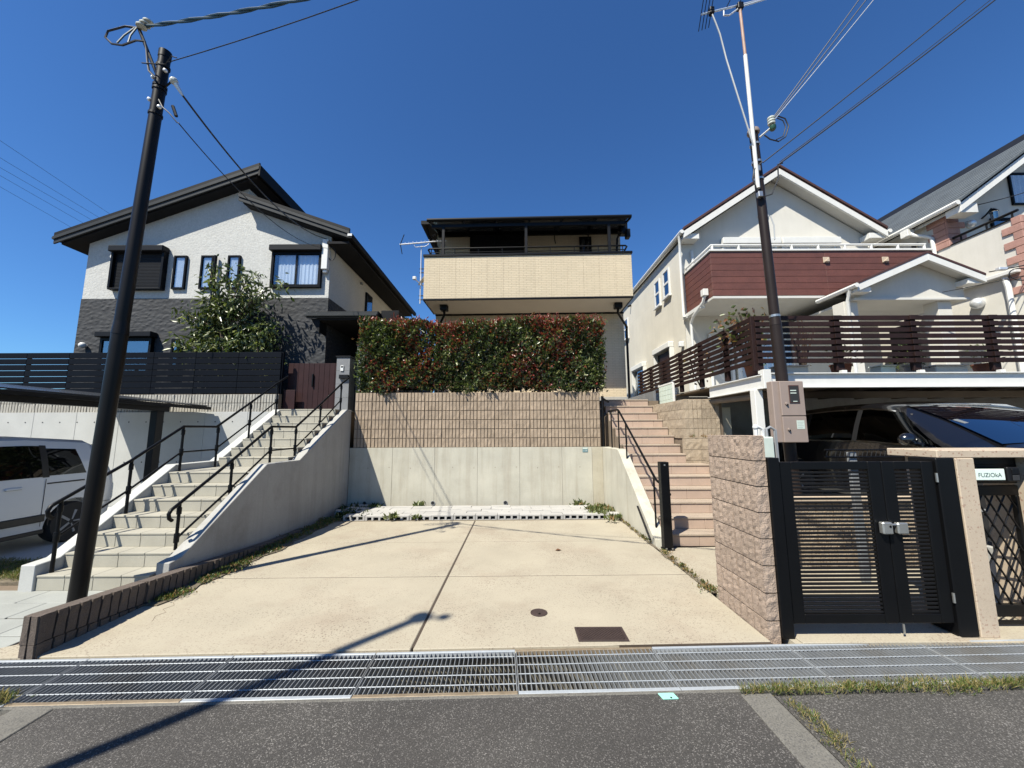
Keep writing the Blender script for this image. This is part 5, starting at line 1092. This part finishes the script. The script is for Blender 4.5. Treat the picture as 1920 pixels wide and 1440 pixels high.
for i, (dx, dz) in enumerate(((0, 0), (.03, -.05), (.06, -.10))):
    cable('cable', ['uppermost', 'middle', 'lowest'][i] + ' of the three parallel wires running up right from the insulators on the brown pole', sagline((3.66, 4.84, 5.90 + dz * .5), (8.3 + dx * 8.7, 3.88, 12.48 + dz * 2), .1, 30), (.007, .007, .005)[i], 'cable_black' if i < 2 else 'cable_grey', 'three parallel wires from the right pole')
cable('cable', 'single dark wire climbing right from below the cap of the brown pole', sagline((3.46, 4.85, 5.22), (14.8, 3.85, 15.1), .3, 40), .008, 'cable_black')
cable('cable', 'thick lowest wire climbing right from the side of the brown pole', sagline((3.68, 4.86, 5.20), (15.84, 3.82, 15.2), .3, 40), .010, 'cable_black')
cable('cable', 'thin wire alongside the thick lowest wire from the brown pole', sagline((3.70, 4.86, 5.24), (15.84, 3.78, 15.45), .34, 40), .005, 'cable_black')
CAM_K[0] = 1.25
cl = thing('service_cable', 'looped dark service cables tied to the porch eave of the white house', 'cable', (10.0, 7.75, 4.9))
for dz, r in ((0, .012), (-.12, .008)): MB().tube(sagline((9.0, 7.72, 4.55 + dz) if dz else (10.02, 7.70, 4.86), (14.6, 5.6, 5.75 + dz), .12, 24), r, 6).build('strand', 'cable_black', cl, 0, True)
tb('coil', cl, 'cable_black', [(10.45 + .22 * math.cos(a), 7.55, 4.74 + .13 * math.sin(a)) for a in [i * .42 for i in range(30)]], .010, 6); bx('clamp', cl, 'aluminium', 10.1, 10.28, 7.58, 7.66, 4.86, 4.92, .01)
cable('cable', 'thin dark wire rising across the far right house from its corner stones', sagline((10.95, 8.8, 6.95), (15.0, 7.6, 8.3), .25, 20), .010, 'cable_black')
CAM_K[0] = 1.0
for i, (p, q) in enumerate((((-18.1, 12.4, 12), (-18.8, 16.5, 12)), ((-19.2, 13.1, 12), (-19.6, 16.4, 12)), ((-19.9, 13.6, 12), (-20.2, 16.6, 12)), ((-20.5, 14.0, 12), (-20.9, 17.0, 12)), ((-21.4, 14.6, 12), (-22.2, 19.0, 12)))):
    p, q = Vector(p), Vector(q); d = (q - p).normalized(); p = p - d * 6
    cable('cable', ['first', 'second', 'third', 'fourth', 'fifth'][i] + ' from the top of the faint power lines crossing the sky at the left edge', sagline(p, q + d * 60, .3, 30), .006, 'cable_teal', 'distant power lines at left')
# ================================================================== CARS
def car(name, label, loc, stations, mats, rings, side_wins, screens, wheels, L, W, flip=1):
    t = thing(name, label, 'car', loc); lx, ly, lz = loc
    def prof(y):
        ys = [s[0] for s in stations]; return [np.interp(y, ys, [s[i] for s in stations]) for i in range(1, 9)]
    # columns: zsill, wsill, zmid, wmid, zbelt, wbelt, zroof, wroof
    def ring(y):
        zs, wsl, zm, wm, zb, wb, zr_, wr = prof(y)
        return [(wsl * .8, zs), (wsl, zs + .05), (wm, zm), (wm * .995, lerp(zm, zb, .6)), (wb, zb), (lerp(wb, wr, .5) + .012, lerp(zb, zr_ - .05, .5)), (wr, zr_ - .05), (wr - .08, zr_ - .008), (wr * .5, zr_ + .008), (0, zr_ + .012)]
    yy = sorted(set([s[0] for s in stations] + [stations[0][0] + (stations[-1][0] - stations[0][0]) * i / 48 for i in range(49)]))
    mb = MB(); RR = []
    for y in yy:
        r = ring(y); full = [(x, z) for x, z in r] + [(-x, z) for x, z in r[-2::-1]]; RR.append([(lx + x, ly + flip * y, lz + z) for x, z in full])
    n = len(RR[0]); vs = [p for r in RR for p in r]; fs = []
    for i in range(len(RR) - 1):
        for j in range(n - 1):
            q = (i * n + j, (i + 1) * n + j, (i + 1) * n + j + 1, i * n + j + 1); fs.append(q)
        fs.append((i * n + n - 1, (i + 1) * n + n - 1, (i + 1) * n, i * n))
    fs += [tuple(range(n)), tuple((len(RR) - 1) * n + j for j in range(n - 1, -1, -1))]
    mb.add(vs, fs); me = mb.mesh('body', mats[0], OFF[t.name], 0, True)
    bm = bmesh.new(); bm.from_mesh(me); bmesh.ops.recalc_face_normals(bm, faces=bm.faces); bm.to_mesh(me); bm.free()
    body = bpy.data.objects.new('body', me); COL.objects.link(body); body.parent = t; OFF[body.name] = OFF[t.name]
    # wheel arches cut out of the body
    cu = MB()
    for wy, wr, wz in wheels:
        for s in (-1, 1): cu.lathe([(wr + .055, -.13), (wr + .055, .13)], (lx + s * W * .95, ly + flip * wy, lz + wz), 28, 'x')
    cm = cu.mesh('cut', mats[0], OFF[t.name]); co = bpy.data.objects.new('cut', cm); COL.objects.link(co); co.parent = t
    bm = bmesh.new(); bm.from_mesh(cm); bmesh.ops.recalc_face_normals(bm, faces=bm.faces); bm.to_mesh(cm); bm.free()
    md = body.modifiers.new('arch', 'BOOLEAN'); md.operation = 'DIFFERENCE'; md.object = co; md.solver = 'EXACT'
    bpy.context.view_layer.update()
    nm = bpy.data.meshes.new_from_object(body.evaluated_get(bpy.context.evaluated_depsgraph_get())); body.modifiers.clear(); body.data = nm
    bpy.data.objects.remove(co)
    for wy, wr, wz in wheels:
        for s in (-1, 1):
            c = (lx + s * (W - .11), ly + flip * wy, lz + wz)
            wh_ = MB().lathe([(wr * .62, -.09), (wr * .95, -.10), (wr, -.06), (wr, .06), (wr * .95, .10), (wr * .62, .09)], c, 28, 'x').build('wheel', 'rubber', t, 0, True)
            MB().lathe([(wr * .64, s * .07), (wr * .60, s * .085), (wr * .55, s * .05), (.001, s * .045)], c, 28, 'x').build('rim', 'aluminium' if mats[0] == 'car_black' else 'dark_metal', wh_, 0, True)
            for k in range(5):
                a = k * 2 * math.pi / 5; MB().tube([(c[0] + s * .07, c[1] + .03 * math.cos(a), c[2] + .03 * math.sin(a)), (c[0] + s * .075, c[1] + wr * .58 * math.cos(a), c[2] + wr * .58 * math.sin(a))], .026, 5).build('spoke', 'grey_plastic', wh_)
    def surf(y, k, o=.004):
        zs, wsl, zm, wm, zb, wb, zr_, wr = prof(y); A_ = np.array([wb, zb]); M_ = np.array([lerp(wb, wr, .5) + .012, lerp(zb, zr_ - .05, .5)]); C_ = np.array([wr, zr_ - .05])
        p = A_ + (M_ - A_) * k * 2 if k < .5 else M_ + (C_ - M_) * (k - .5) * 2
        return p[0] + o, p[1]
    for s in (-1, 1):
        for nm_, ya, yb, ka, kb, m, shear0, shear1 in side_wins:
            mb = MB(); N_ = 8; grid = []
            for j in range(5):
                k = lerp(ka, kb, j / 4); row = []
                for i in range(N_ + 1):
                    y = lerp(ya + shear0 * j / 4, yb + shear1 * j / 4, i / N_); x, z = surf(y, k); row.append((lx + s * x, ly + flip * y, lz + z))
                grid.append(row)
            v = [p for r in grid for p in r]; f = []
            for j in range(4):
                for i in range(N_): f.append((j * (N_ + 1) + i, j * (N_ + 1) + i + 1, (j + 1) * (N_ + 1) + i + 1, (j + 1) * (N_ + 1) + i))
            mb.add(v, f).build(nm_, m, t, 0, True)
    return t, prof, body
# white hatchback: front to the road (flip -1 means +station -> -Y)
cw = [( -.02, .34, .66, .55, .70, .86, .66, .98, .58), (.06, .26, .72, .58, .76, .90, .74, 1.12, .62), (.18, .20, .75, .55, .785, .93, .775, 1.36, .635), (.42, .19, .765, .52, .80, .95, .79, 1.475, .64),
      (1.2, .19, .77, .50, .805, .95, .80, 1.53, .65), (2.0, .19, .77, .50, .805, .95, .80, 1.52, .645), (2.45, .19, .77, .50, .805, .95, .795, 1.42, .62), (2.85, .19, .77, .5, .80, .96, .785, 1.03, .60), (3.0, .19, .765, .5, .79, .93, .775, .985, .64), (3.45, .20, .74, .5, .76, .82, .73, .88, .60), (3.62, .28, .66, .48, .68, .68, .64, .74, .5)]
wc, wprof, wbody = car('parked_car', 'white small hatchback parked under the black carport at the left edge', (-7.33, 6.52, 0), cw, ['car_white'], 0,
    [('side_window', .50, .98, .06, .80, 'car_glass', .10, .0), ('side_window', 1.06, 1.72, .04, .86, 'car_glass', .0, .0), ('side_window', 1.76, 2.62, .04, .86, 'car_glass', .0, -.32), ('pillar_trim', .98, 1.06, .02, .88, 'car_trim', 0, 0), ('pillar_trim', 1.72, 1.76, .02, .88, 'car_trim', 0, 0)],
    None, [(.62, .285, .285), (2.92, .285, .285)], 3.64, .805, -1)
def bxo(n, p_, m, x0, x1, y0, y1, z0, z1, bv=.004): return bx(n, p_, m, x0, x1, y0 + .22, y1 + .22, z0, z1, bv)
for s in (1,):
    bxo('side_moulding', wc, 'car_trim', -7.33 + .800, -7.33 + .822, 4.15, 5.32, .36, .46, .02); bxo('door_handle', wc, 'car_white', -6.530, -6.505, 5.02, 4.84, .83, .865, .01)
    bxo('rear_bumper_seam', wc, 'car_trim', -6.56, -6.545, 5.93, 6.2, .50, .506, 0); bxo('wheel_arch_trim', wc, 'car_trim', -6.53, -6.52, 5.36, 5.37, .30, .45, 0); bxo('door_seam', wc, 'car_trim', -6.526, -6.522, 5.275, 5.28, .30, .94, 0); bxo('tail_lamp', wc, 'leaf_red', -6.80, -6.70, 6.20, 6.285, .72, 1.02, .02); bxo('rear_trim_line', wc, 'car_trim', -6.540, -6.526, 5.30, 5.78, .865, .885, .004)
    bxo('sill_trim', wc, 'car_trim', -6.580, -6.550, 3.65, 5.36, .19, .25, .01)
MB().add([(-7.33 + x, 6.52 - y, z) for x, y, z in ((-.62, .02, .98), (.62, .02, .98), (.6, .30, 1.40), (-.6, .30, 1.40))], [(0, 1, 2, 3)]).build('rear_window', 'car_glass', wc)
# black wagon on the raised carport floor, nose to the road
cb_ = [(0, .35, .78, .6, .84, .82, .80, .88, .62), (.1, .28, .84, .6, .89, .98, .85, 1.28, .66), (.35, .24, .87, .6, .905, 1.02, .875, 1.50, .69), (.9, .22, .88, .58, .915, 1.05, .89, 1.585, .71), (1.6, .22, .89, .56, .92, 1.05, .90, 1.62, .72), (2.3, .22, .89, .56, .92, 1.05, .90, 1.615, .72),
       (2.75, .22, .89, .56, .92, 1.03, .895, 1.55, .70), (3.15, .22, .89, .56, .92, 1.0, .89, 1.36, .68), (3.72, .22, .89, .56, .92, .975, .875, 1.03, .68), (4.2, .24, .86, .56, .89, .93, .84, .98, .66), (4.62, .34, .74, .55, .77, .78, .72, .82, .5)]
bc, bprof, bbody = car('parked_car', 'black shiny car parked under the white deck behind the gate', (5.92, 7.85, .35), cb_, ['car_black'], 0,
    [('side_window', .55, 1.15, .10, .82, 'car_glass', .12, .0), ('side_window', 1.22, 2.10, .05, .90, 'car_glass', .0, .0), ('side_window', 2.18, 3.30, .05, .90, 'car_glass', 0, -.55), ('pillar_trim', 2.10, 2.18, .04, .9, 'car_trim', 0, 0), ('pillar_trim', 1.15, 1.22, .04, .88, 'car_trim', 0, 0), ('window_trim', .5, 3.42, .0, .04, 'chrome', 0, 0), ('window_trim', .66, 2.85, .90, .94, 'chrome', 0, 0)],
    None, [(.92, .36, .36), (3.78, .36, .36)], 4.62, .92, -1)
mb = MB(); g_ = []
for j in range(6):
    f = j / 5; y = lerp(3.66, 2.72, f); z_, w_ = bprof(y)[6] + .012, bprof(y)[7]
    g_.append([(5.92 + (w_ - .03) * u, 7.85 - y + .012 * (1 - u * u) - .01, .35 + z_ + .006 - .02 * u * u) for u in [i / 5 - 1 for i in range(11)]])
v = [p for r in g_ for p in r]; f_ = [(j * 11 + i, j * 11 + i + 1, (j + 1) * 11 + i + 1, (j + 1) * 11 + i) for j in range(5) for i in range(10)]
mb.add(v, f_).build('windscreen', 'wind_glass', bc, 0, True)
for s in (-1, 1):
    m_ = MB().ball((0, 0, 0), .11, 12, .75); m_.v = [(5.92 + s * 1.03 + x * 1.0, 7.85 - 3.05 + y * .7, .35 + 1.10 + z) for x, y, z in m_.v]; mo = m_.build('wing_mirror', 'car_black', bc, 0, True)
    tb('mirror_arm', mo, 'car_black', [(5.92 + s * .88, 4.78, 1.38), (5.92 + s * 1.0, 4.79, 1.41)], .03, 6)
bx('paper_tag', bc, 'paper', 6.35, 6.50, 4.22, 4.24, 1.405, 1.42, 0)
for s in (-1, 1): bx('headlight', bc, 'car_glass', 5.92 + s * .6 - .14, 5.92 + s * .6 + .14, 3.28, 3.36, 1.02, 1.14, .02)
# ================================================================== PLANTS
# hedge of red-tipped shrubs
hd = thing('hedge', 'clipped hedge of dark green and red-tipped leaves on the beige block wall', 'hedge', (-.7, 8.85, 2.40))
H0, H1, HY0, HY1, HZ0, HZ1 = -3.42, 2.05, 8.44, 9.15, 2.50, 4.02
N = 27000
x = rs.uniform(H0, H1, N); top = HZ1 + .10 * np.sin(x * 1.7 + .6) * .5 + .05 * np.sin(x * 5.1) + .05 * (x - H0) / 5.4
bot = HZ0 + .05 * np.sin(x * 2.9 + 1) + .05 * np.sin(x * 7.3)
z = bot + (top - bot) * rs.uniform(0, 1, N); dep = np.abs(rs.normal(0, .10, N)); bulge = .08 * np.sin(x * 3.1 + .5 * np.sin(z * 3)) * np.sin(z * 4.3) + .05 * np.sin(x * 8 + z * 7) + .03 * np.sin(x * 17 - z * 13)
y = HY0 + dep - bulge; back = rs.uniform(0, 1, N) < .18; y[back] = HY0 + rs.uniform(.1, HY1 - HY0, back.sum())
topm = rs.uniform(0, 1, N) < .16; z[topm] = top[topm] + rs.normal(0, .03, topm.sum()); y[topm] = HY0 + rs.uniform(0, HY1 - HY0, topm.sum())
for e, m_ in ((H0, rs.uniform(0, 1, N) < .03), (H1, rs.uniform(0, 1, N) < .03)):
    x[m_] = e + rs.normal(0, .04, m_.sum()); y[m_] = rs.uniform(HY0, HY1, m_.sum())
nr = np.stack([np.zeros(N), -np.ones(N), np.full(N, .25)], 1); nr[topm] = (0, -.3, 1.2)
def hedge_cols(p, r_):
    n = len(p); base = r_.choice(3, n, p=[.42, .40, .18])  # pale share raised to paint sunlit gloss, beside naturally light leaves
    fld = np.sin(p[:, 0] * 2.3 + 1.1 * np.sin(p[:, 2] * 2.9)) + .8 * np.sin(p[:, 0] * 5.7 + p[:, 2] * 4.1) + .5 * np.sin(p[:, 0] * 13 - p[:, 2] * 11) + 1.0 * np.clip((p[:, 2] - HZ1 + .35) / .35, 0, 1)
    rd_ = (.62 * fld + r_.normal(0, .85, n)) > .82; base[rd_] = r_.choice([3, 4], rd_.sum(), p=[.55, .45]); return base
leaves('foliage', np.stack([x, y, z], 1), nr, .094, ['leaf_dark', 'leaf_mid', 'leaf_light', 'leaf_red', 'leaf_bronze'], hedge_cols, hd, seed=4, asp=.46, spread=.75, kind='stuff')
P = []; D = []
for i in range(230):
    cx = rs.uniform(H0, H1); cz = HZ1 + .05 * (cx - H0) / 5.4 + .05 * math.sin(cx * 1.7 + .6); n_ = rs.randint(5, 11); hh = rs.uniform(.04, .19) * (1.3 if cx > 1.5 else 1)
    cy = rs.uniform(HY0, HY1 - .2)
    for j in range(n_): P.append((cx + rs.normal(0, .025), cy + rs.normal(0, .025), cz + hh * j / n_)); D.append((rs.normal(0, .5), rs.normal(0, .5), 1))
leaves('red_shoots', P, D, .075, ['leaf_red', 'leaf_bronze'], [.75, .25], hd, seed=9, asp=.34, spread=.35, kind='stuff')
for i in range(9):
    xx = -3.1 + .62 * i; st_ = [(xx, 8.8, 2.40), (xx + .05, 8.78, 2.8), (xx - .04, 8.82, 3.4), (xx + .02, 8.8, 3.9)]; tb('trunk', hd, 'bark', st_, .028, 7)
    for s in (-1, 1): tb('branch', hd, 'bark', [(xx, 8.8, 2.55), (xx + .16 * s, 8.68, 2.8), (xx + .26 * s, 8.6, 3.3)], .012, 5)
P = rs.uniform(0, 1, (6000, 3)) * np.array([H1 - H0 - .2, .45, 1.50]) + np.array([H0 + .1, 8.62, 2.52])
leaves('inner_foliage', P, np.tile([0, -.5, .2], (6000, 1)), .12, ['leaf_dark'], [1], hd, seed=12, asp=.6, kind='stuff')
wf_ = thing('wire_fence', 'thin wire mesh fence with grey post between hedge and tiled pillar', 'fence', (-3.4, 8.75, 2.44))
for z in [2.50 + .11 * i for i in range(10)]: tb('wire', wf_, 'grey_plastic', [(-3.50, 8.62, z), (1.9, 8.62, z)], .0035, 4)
for xx in (-3.46, -1.6, .2, 1.92): bx('post', wf_, 'dark_metal' if xx > -3 else 'galv', xx - .02, xx + .02, 8.63, 8.67, 2.40, 3.65, .004)
# tree in front of the left house
tt = thing('garden_tree', 'leafy green tree with drooping leaves above the navy fence before the left house', 'tree', (-6.9, 9.1, 2.05))
rr = random.Random(21); tips = []
tb('trunk', tt, 'bark', [(-7.0, 9.1, 2.05), (-6.98, 9.1, 3.0), (-7.02, 9.1, 3.9), (-7.15, 9.08, 4.6)], .055, 8)
for i in range(26):
    z0 = rr.uniform(2.9, 4.5); a = rr.uniform(0, 6.28); l_ = rr.uniform(.40, .86) * (1.05 if z0 < 4.0 else .78)
    e = Vector((-7.0 + l_ * math.cos(a), 9.15 + .24 * l_ * math.sin(a), z0 + rr.uniform(.15, .72))); m_ = Vector((-7.0, 9.1, z0)).lerp(e, .55) + Vector((0, 0, .08))
    tb('limb', tt, 'bark', [(-7.0, 9.1, z0), m_, e], .014, 5); tips += [(e, 1.0), (m_, .8)]
for e in ((-7.38, 9.0, 5.50), (-7.3, 9.0, 5.2), (-6.62, 9.0, 5.42), (-6.5, 9, 5.25), (-5.98, 9.0, 5.05), (-6.9, 9, 5.3), (-6.2, 9.0, 4.9), (-7.95, 9, 4.45), (-8.0, 9.0, 3.75), (-7.7, 9, 3.6)): tips.append((Vector(e), .6)); tb('limb', tt, 'bark', [(-7.02, 9.1, 4.0 if e[2] > 4.2 else 3.2), Vector((-7.02, 9.1, 4.1 if e[2] > 4.2 else 3.2)).lerp(Vector(e), .6), e], .012, 5)
P = []; D = []
for e, s in tips:
    n_ = int(92 * s); q = rs.normal(0, 1, (n_, 3)) * np.array([.17, .10, .15]) + np.array(e); P.append(q); D.append(q - np.array(e) + rs.normal(0, .05, (n_, 3)) - np.array([0, 0, .05]))
leaves('crown', np.concatenate(P) + np.array([.12, 0, 0]), np.concatenate(D), .165, ['leaf_dark', 'leaf_mid', 'leaf_olive', 'leaf_light'], lambda p, r_: np.where(r_.uniform(0, 1, len(p)) < .18, 3, np.where((p[:, 0] < -7.0) & (r_.uniform(0, 1, len(p)) < .6), 2, r_.choice(2, len(p), p=[.45, .55]))), tt, seed=8, asp=.36, droop=.55, spread=.5, kind='stuff')
shrub('small_shrub', 'small light green shrub above the right end of the navy fence', 'shrub', (-6.02, 9.2, 2.05), 1.75, 420, (.34, .2), .10, .10, ['leaf_light', 'leaf_olive'], [.5, .5], 31, 6, .4)
shrub('small_shrub', 'low olive green shrub at the foot of the tree behind the navy fence', 'shrub', (-6.95, 9.0, 2.05), 1.75, 260, (.4, .15), .09, .11, ['leaf_light', 'leaf_olive', 'leaf_mid'], [.3, .4, .3], 32, 6, .4)
# weeds, lawns
def tufts(name, label, pts, h, mats, pr, n, spread, seed, asp=.12, cat='weeds'):
    r_ = np.random.RandomState(seed); P = []; D = []
    for (a, b, c, k) in pts:
        m = max(2, int(n * k)); q = np.stack([r_.normal(a, spread * k, m), r_.normal(b, spread * k, m), np.full(m, c) + r_.uniform(0, .02, m)], 1); P.append(q); D.append(np.stack([r_.normal(0, .6, m), r_.normal(0, .6, m), np.ones(m)], 1))
    return leaves(name, np.concatenate(P), np.concatenate(D), h, mats, pr, None, seed=seed, asp=asp, spread=.3, label=label, cat=cat, kind='stuff')
r2 = random.Random(4)
bd = thing('soil_strip', None, None, (-3.2, 5.6, 0), kind='structure')
def strip(pts, w_, z_, seed):
    q = random.Random(seed); a = []; b = []
    for (x_, y_), ww in zip(pts, w_): a.append((x_ - ww + q.uniform(-.015, .015), y_)); b.append((x_ + ww + q.uniform(-.03, .03), y_))
    MB().xy(a + b[::-1], 0.0015, z_).build('soil', 'soil', bd)
n_ = 30; strip([(-3.30 + .02 * math.sin(i), 3.72 + 3.5 * i / n_) for i in range(n_ + 1)], [.04 + .10 * math.sin(math.pi * min(1, (i + 2) / n_ * .9)) + .05 * i / n_ for i in range(n_ + 1)], .012, 3)
n_ = 24; strip([(1.945 + .0 * i, 3.95 + 3.2 * i / n_) for i in range(n_ + 1)], [.028 + .012 * math.sin(i * 1.7) for i in range(n_ + 1)], .010, 5)
pl_ = [(-3.27 + r2.gauss(0, .06), 3.75 + 3.6 * r2.random(), .01, r2.uniform(.3, 1)) for _ in range(95)]
tufts('weeds', 'patchy green weeds growing along the dark kerb wall beside the driveway', pl_, .034, ['leaf_mid', 'leaf_olive', 'grass_green', 'leaf_dry'], [.3, .25, .2, .25], 75, .07, 51, .42)
pl_ = [(1.955 + r2.gauss(0, .02), 3.95 + 3.2 * r2.random(), .01, r2.uniform(.2, .7)) for _ in range(48)] + [(1.93, 3.98, .01, 1.4), (1.9, 4.05, .01, 1), (1.95, 4.7, .01, .9), (1.93, 5.8, .01, .9)]
tufts('weeds', 'green and dry weeds in the gap along the right edge of the driveway', pl_, .030, ['leaf_mid', 'leaf_olive', 'leaf_dry', 'grass_straw'], [.25, .2, .35, .2], 46, .035, 52, .42)
pl_ = [(1.72 + r2.gauss(0, .14), 7.7 + r2.gauss(0, .28), .03, r2.uniform(.6, 1.2)) for _ in range(26)]
tufts('weeds', 'clump of yellow-green weeds in the right corner below the retaining wall', pl_, .10, ['leaf_light', 'leaf_olive', 'leaf_mid', 'leaf_dry'], [.3, .3, .25, .15], 30, .06, 53, .4)
pl_ = [(-3.2 + r2.gauss(0, .18), 7.9 + r2.gauss(0, .3), .0, r2.uniform(.6, 1.2)) for _ in range(30)]
tufts('weeds', 'dark weeds in the shaded left corner below the retaining wall', pl_, .11, ['leaf_dark', 'leaf_mid'], [.5, .5], 30, .07, 54, .35)
for x_, y_, h_, lab, sd_ in ((-2.17, 7.16, .12, 'small weed sprouting before the hollow blocks, left one', 61), (-1.72, 7.17, .08, 'small brownish weed flat before the hollow blocks, right of the sprouting one', 62), (1.42, 8.36, .14, 'green weed growing below the rightmost drain pipe', 63), (-1.95, 8.33, .12, 'tiny weed at the wall foot left of the second drain pipe', 64), (-2.85, 8.3, .08, 'low weed at the sunlit edge of the wall shadow', 65)):
    tufts('weed', lab, [(x_, y_, .03, 1)], h_, ['leaf_light', 'leaf_mid', 'leaf_olive'], [.4, .4, .2], 34, .05, sd_, .4, 'weed')
gr = []
for i in range(900):
    u = 1.45 + 3.6 * r2.random(); wv = .030 + .016 * math.sin(u * 3) + .012 * math.sin(u * 7.7); gr.append((*st(u, V0 - .03 + r2.gauss(0, max(.006, wv) * .6)), 0, r2.uniform(.3, 1.1)))
tufts('grass', 'strip of yellow-green grass along the road edge of the drain at right', gr, .034, ['grass_green', 'grass_straw', 'leaf_olive'], [.38, .5, .12], 14, .02, 71, .08, 'grass')
gr = [(1.58 + .05 * r2.random() + .03 * math.sin(k), 2.45 - .9 * r2.random(), 0, r2.uniform(.3, .9)) for k in range(110)]
tufts('grass', 'thin grass growing along the right side of the concrete band in the road', gr, .035, ['grass_green', 'grass_straw'], [.35, .65], 12, .014, 72, .08, 'grass')
gr = [(-3.0 + .16 * r2.random() - .12, 2.38 + .10 * r2.random(), 0, r2.uniform(.4, 1)) for _ in range(60)]
tufts('grass', 'dry grass tuft at the left edge of the road by the drain', gr, .05, ['grass_straw', 'grass_green'], [.7, .3], 14, .03, 73, .08, 'grass')
bx('lawn_soil', ug, 'soil', -9, -4.97, 4.25, 4.94, -.07, .02, 0)
gr = [(-5.0 - 1.4 * r2.random(), 4.28 + .66 * r2.random(), .02, r2.uniform(.6, 1.1)) for _ in range(420)]
tufts('grass', 'patch of sunlit lawn left of the concrete stair wall', gr, .045, ['grass_green', 'grass_straw', 'leaf_olive'], [.4, .4, .2], 16, .035, 74, .08, 'grass')
tufts('weeds', 'small dry weeds on the ledge of the tan block wall', [(3.3, 7.13, 1.45, .6), (3.55, 7.13, 1.45, .8), (3.75, 7.13, 1.45, .5)], .06, ['leaf_dry', 'leaf_olive'], [.7, .3], 20, .05, 75, .3)
lf = thing('dry_leaf', 'single curled brown leaf lying on the driveway', 'leaf', (.60, 5.35, 0))
MB().add([(.56, 5.33, .004), (.60, 5.36, .022), (.65, 5.34, .006), (.60, 5.30, .018), (.61, 5.335, .006)], [(0, 3, 4), (3, 2, 4), (2, 1, 4), (1, 0, 4)]).build('blade', 'leaf_bronze', lf)
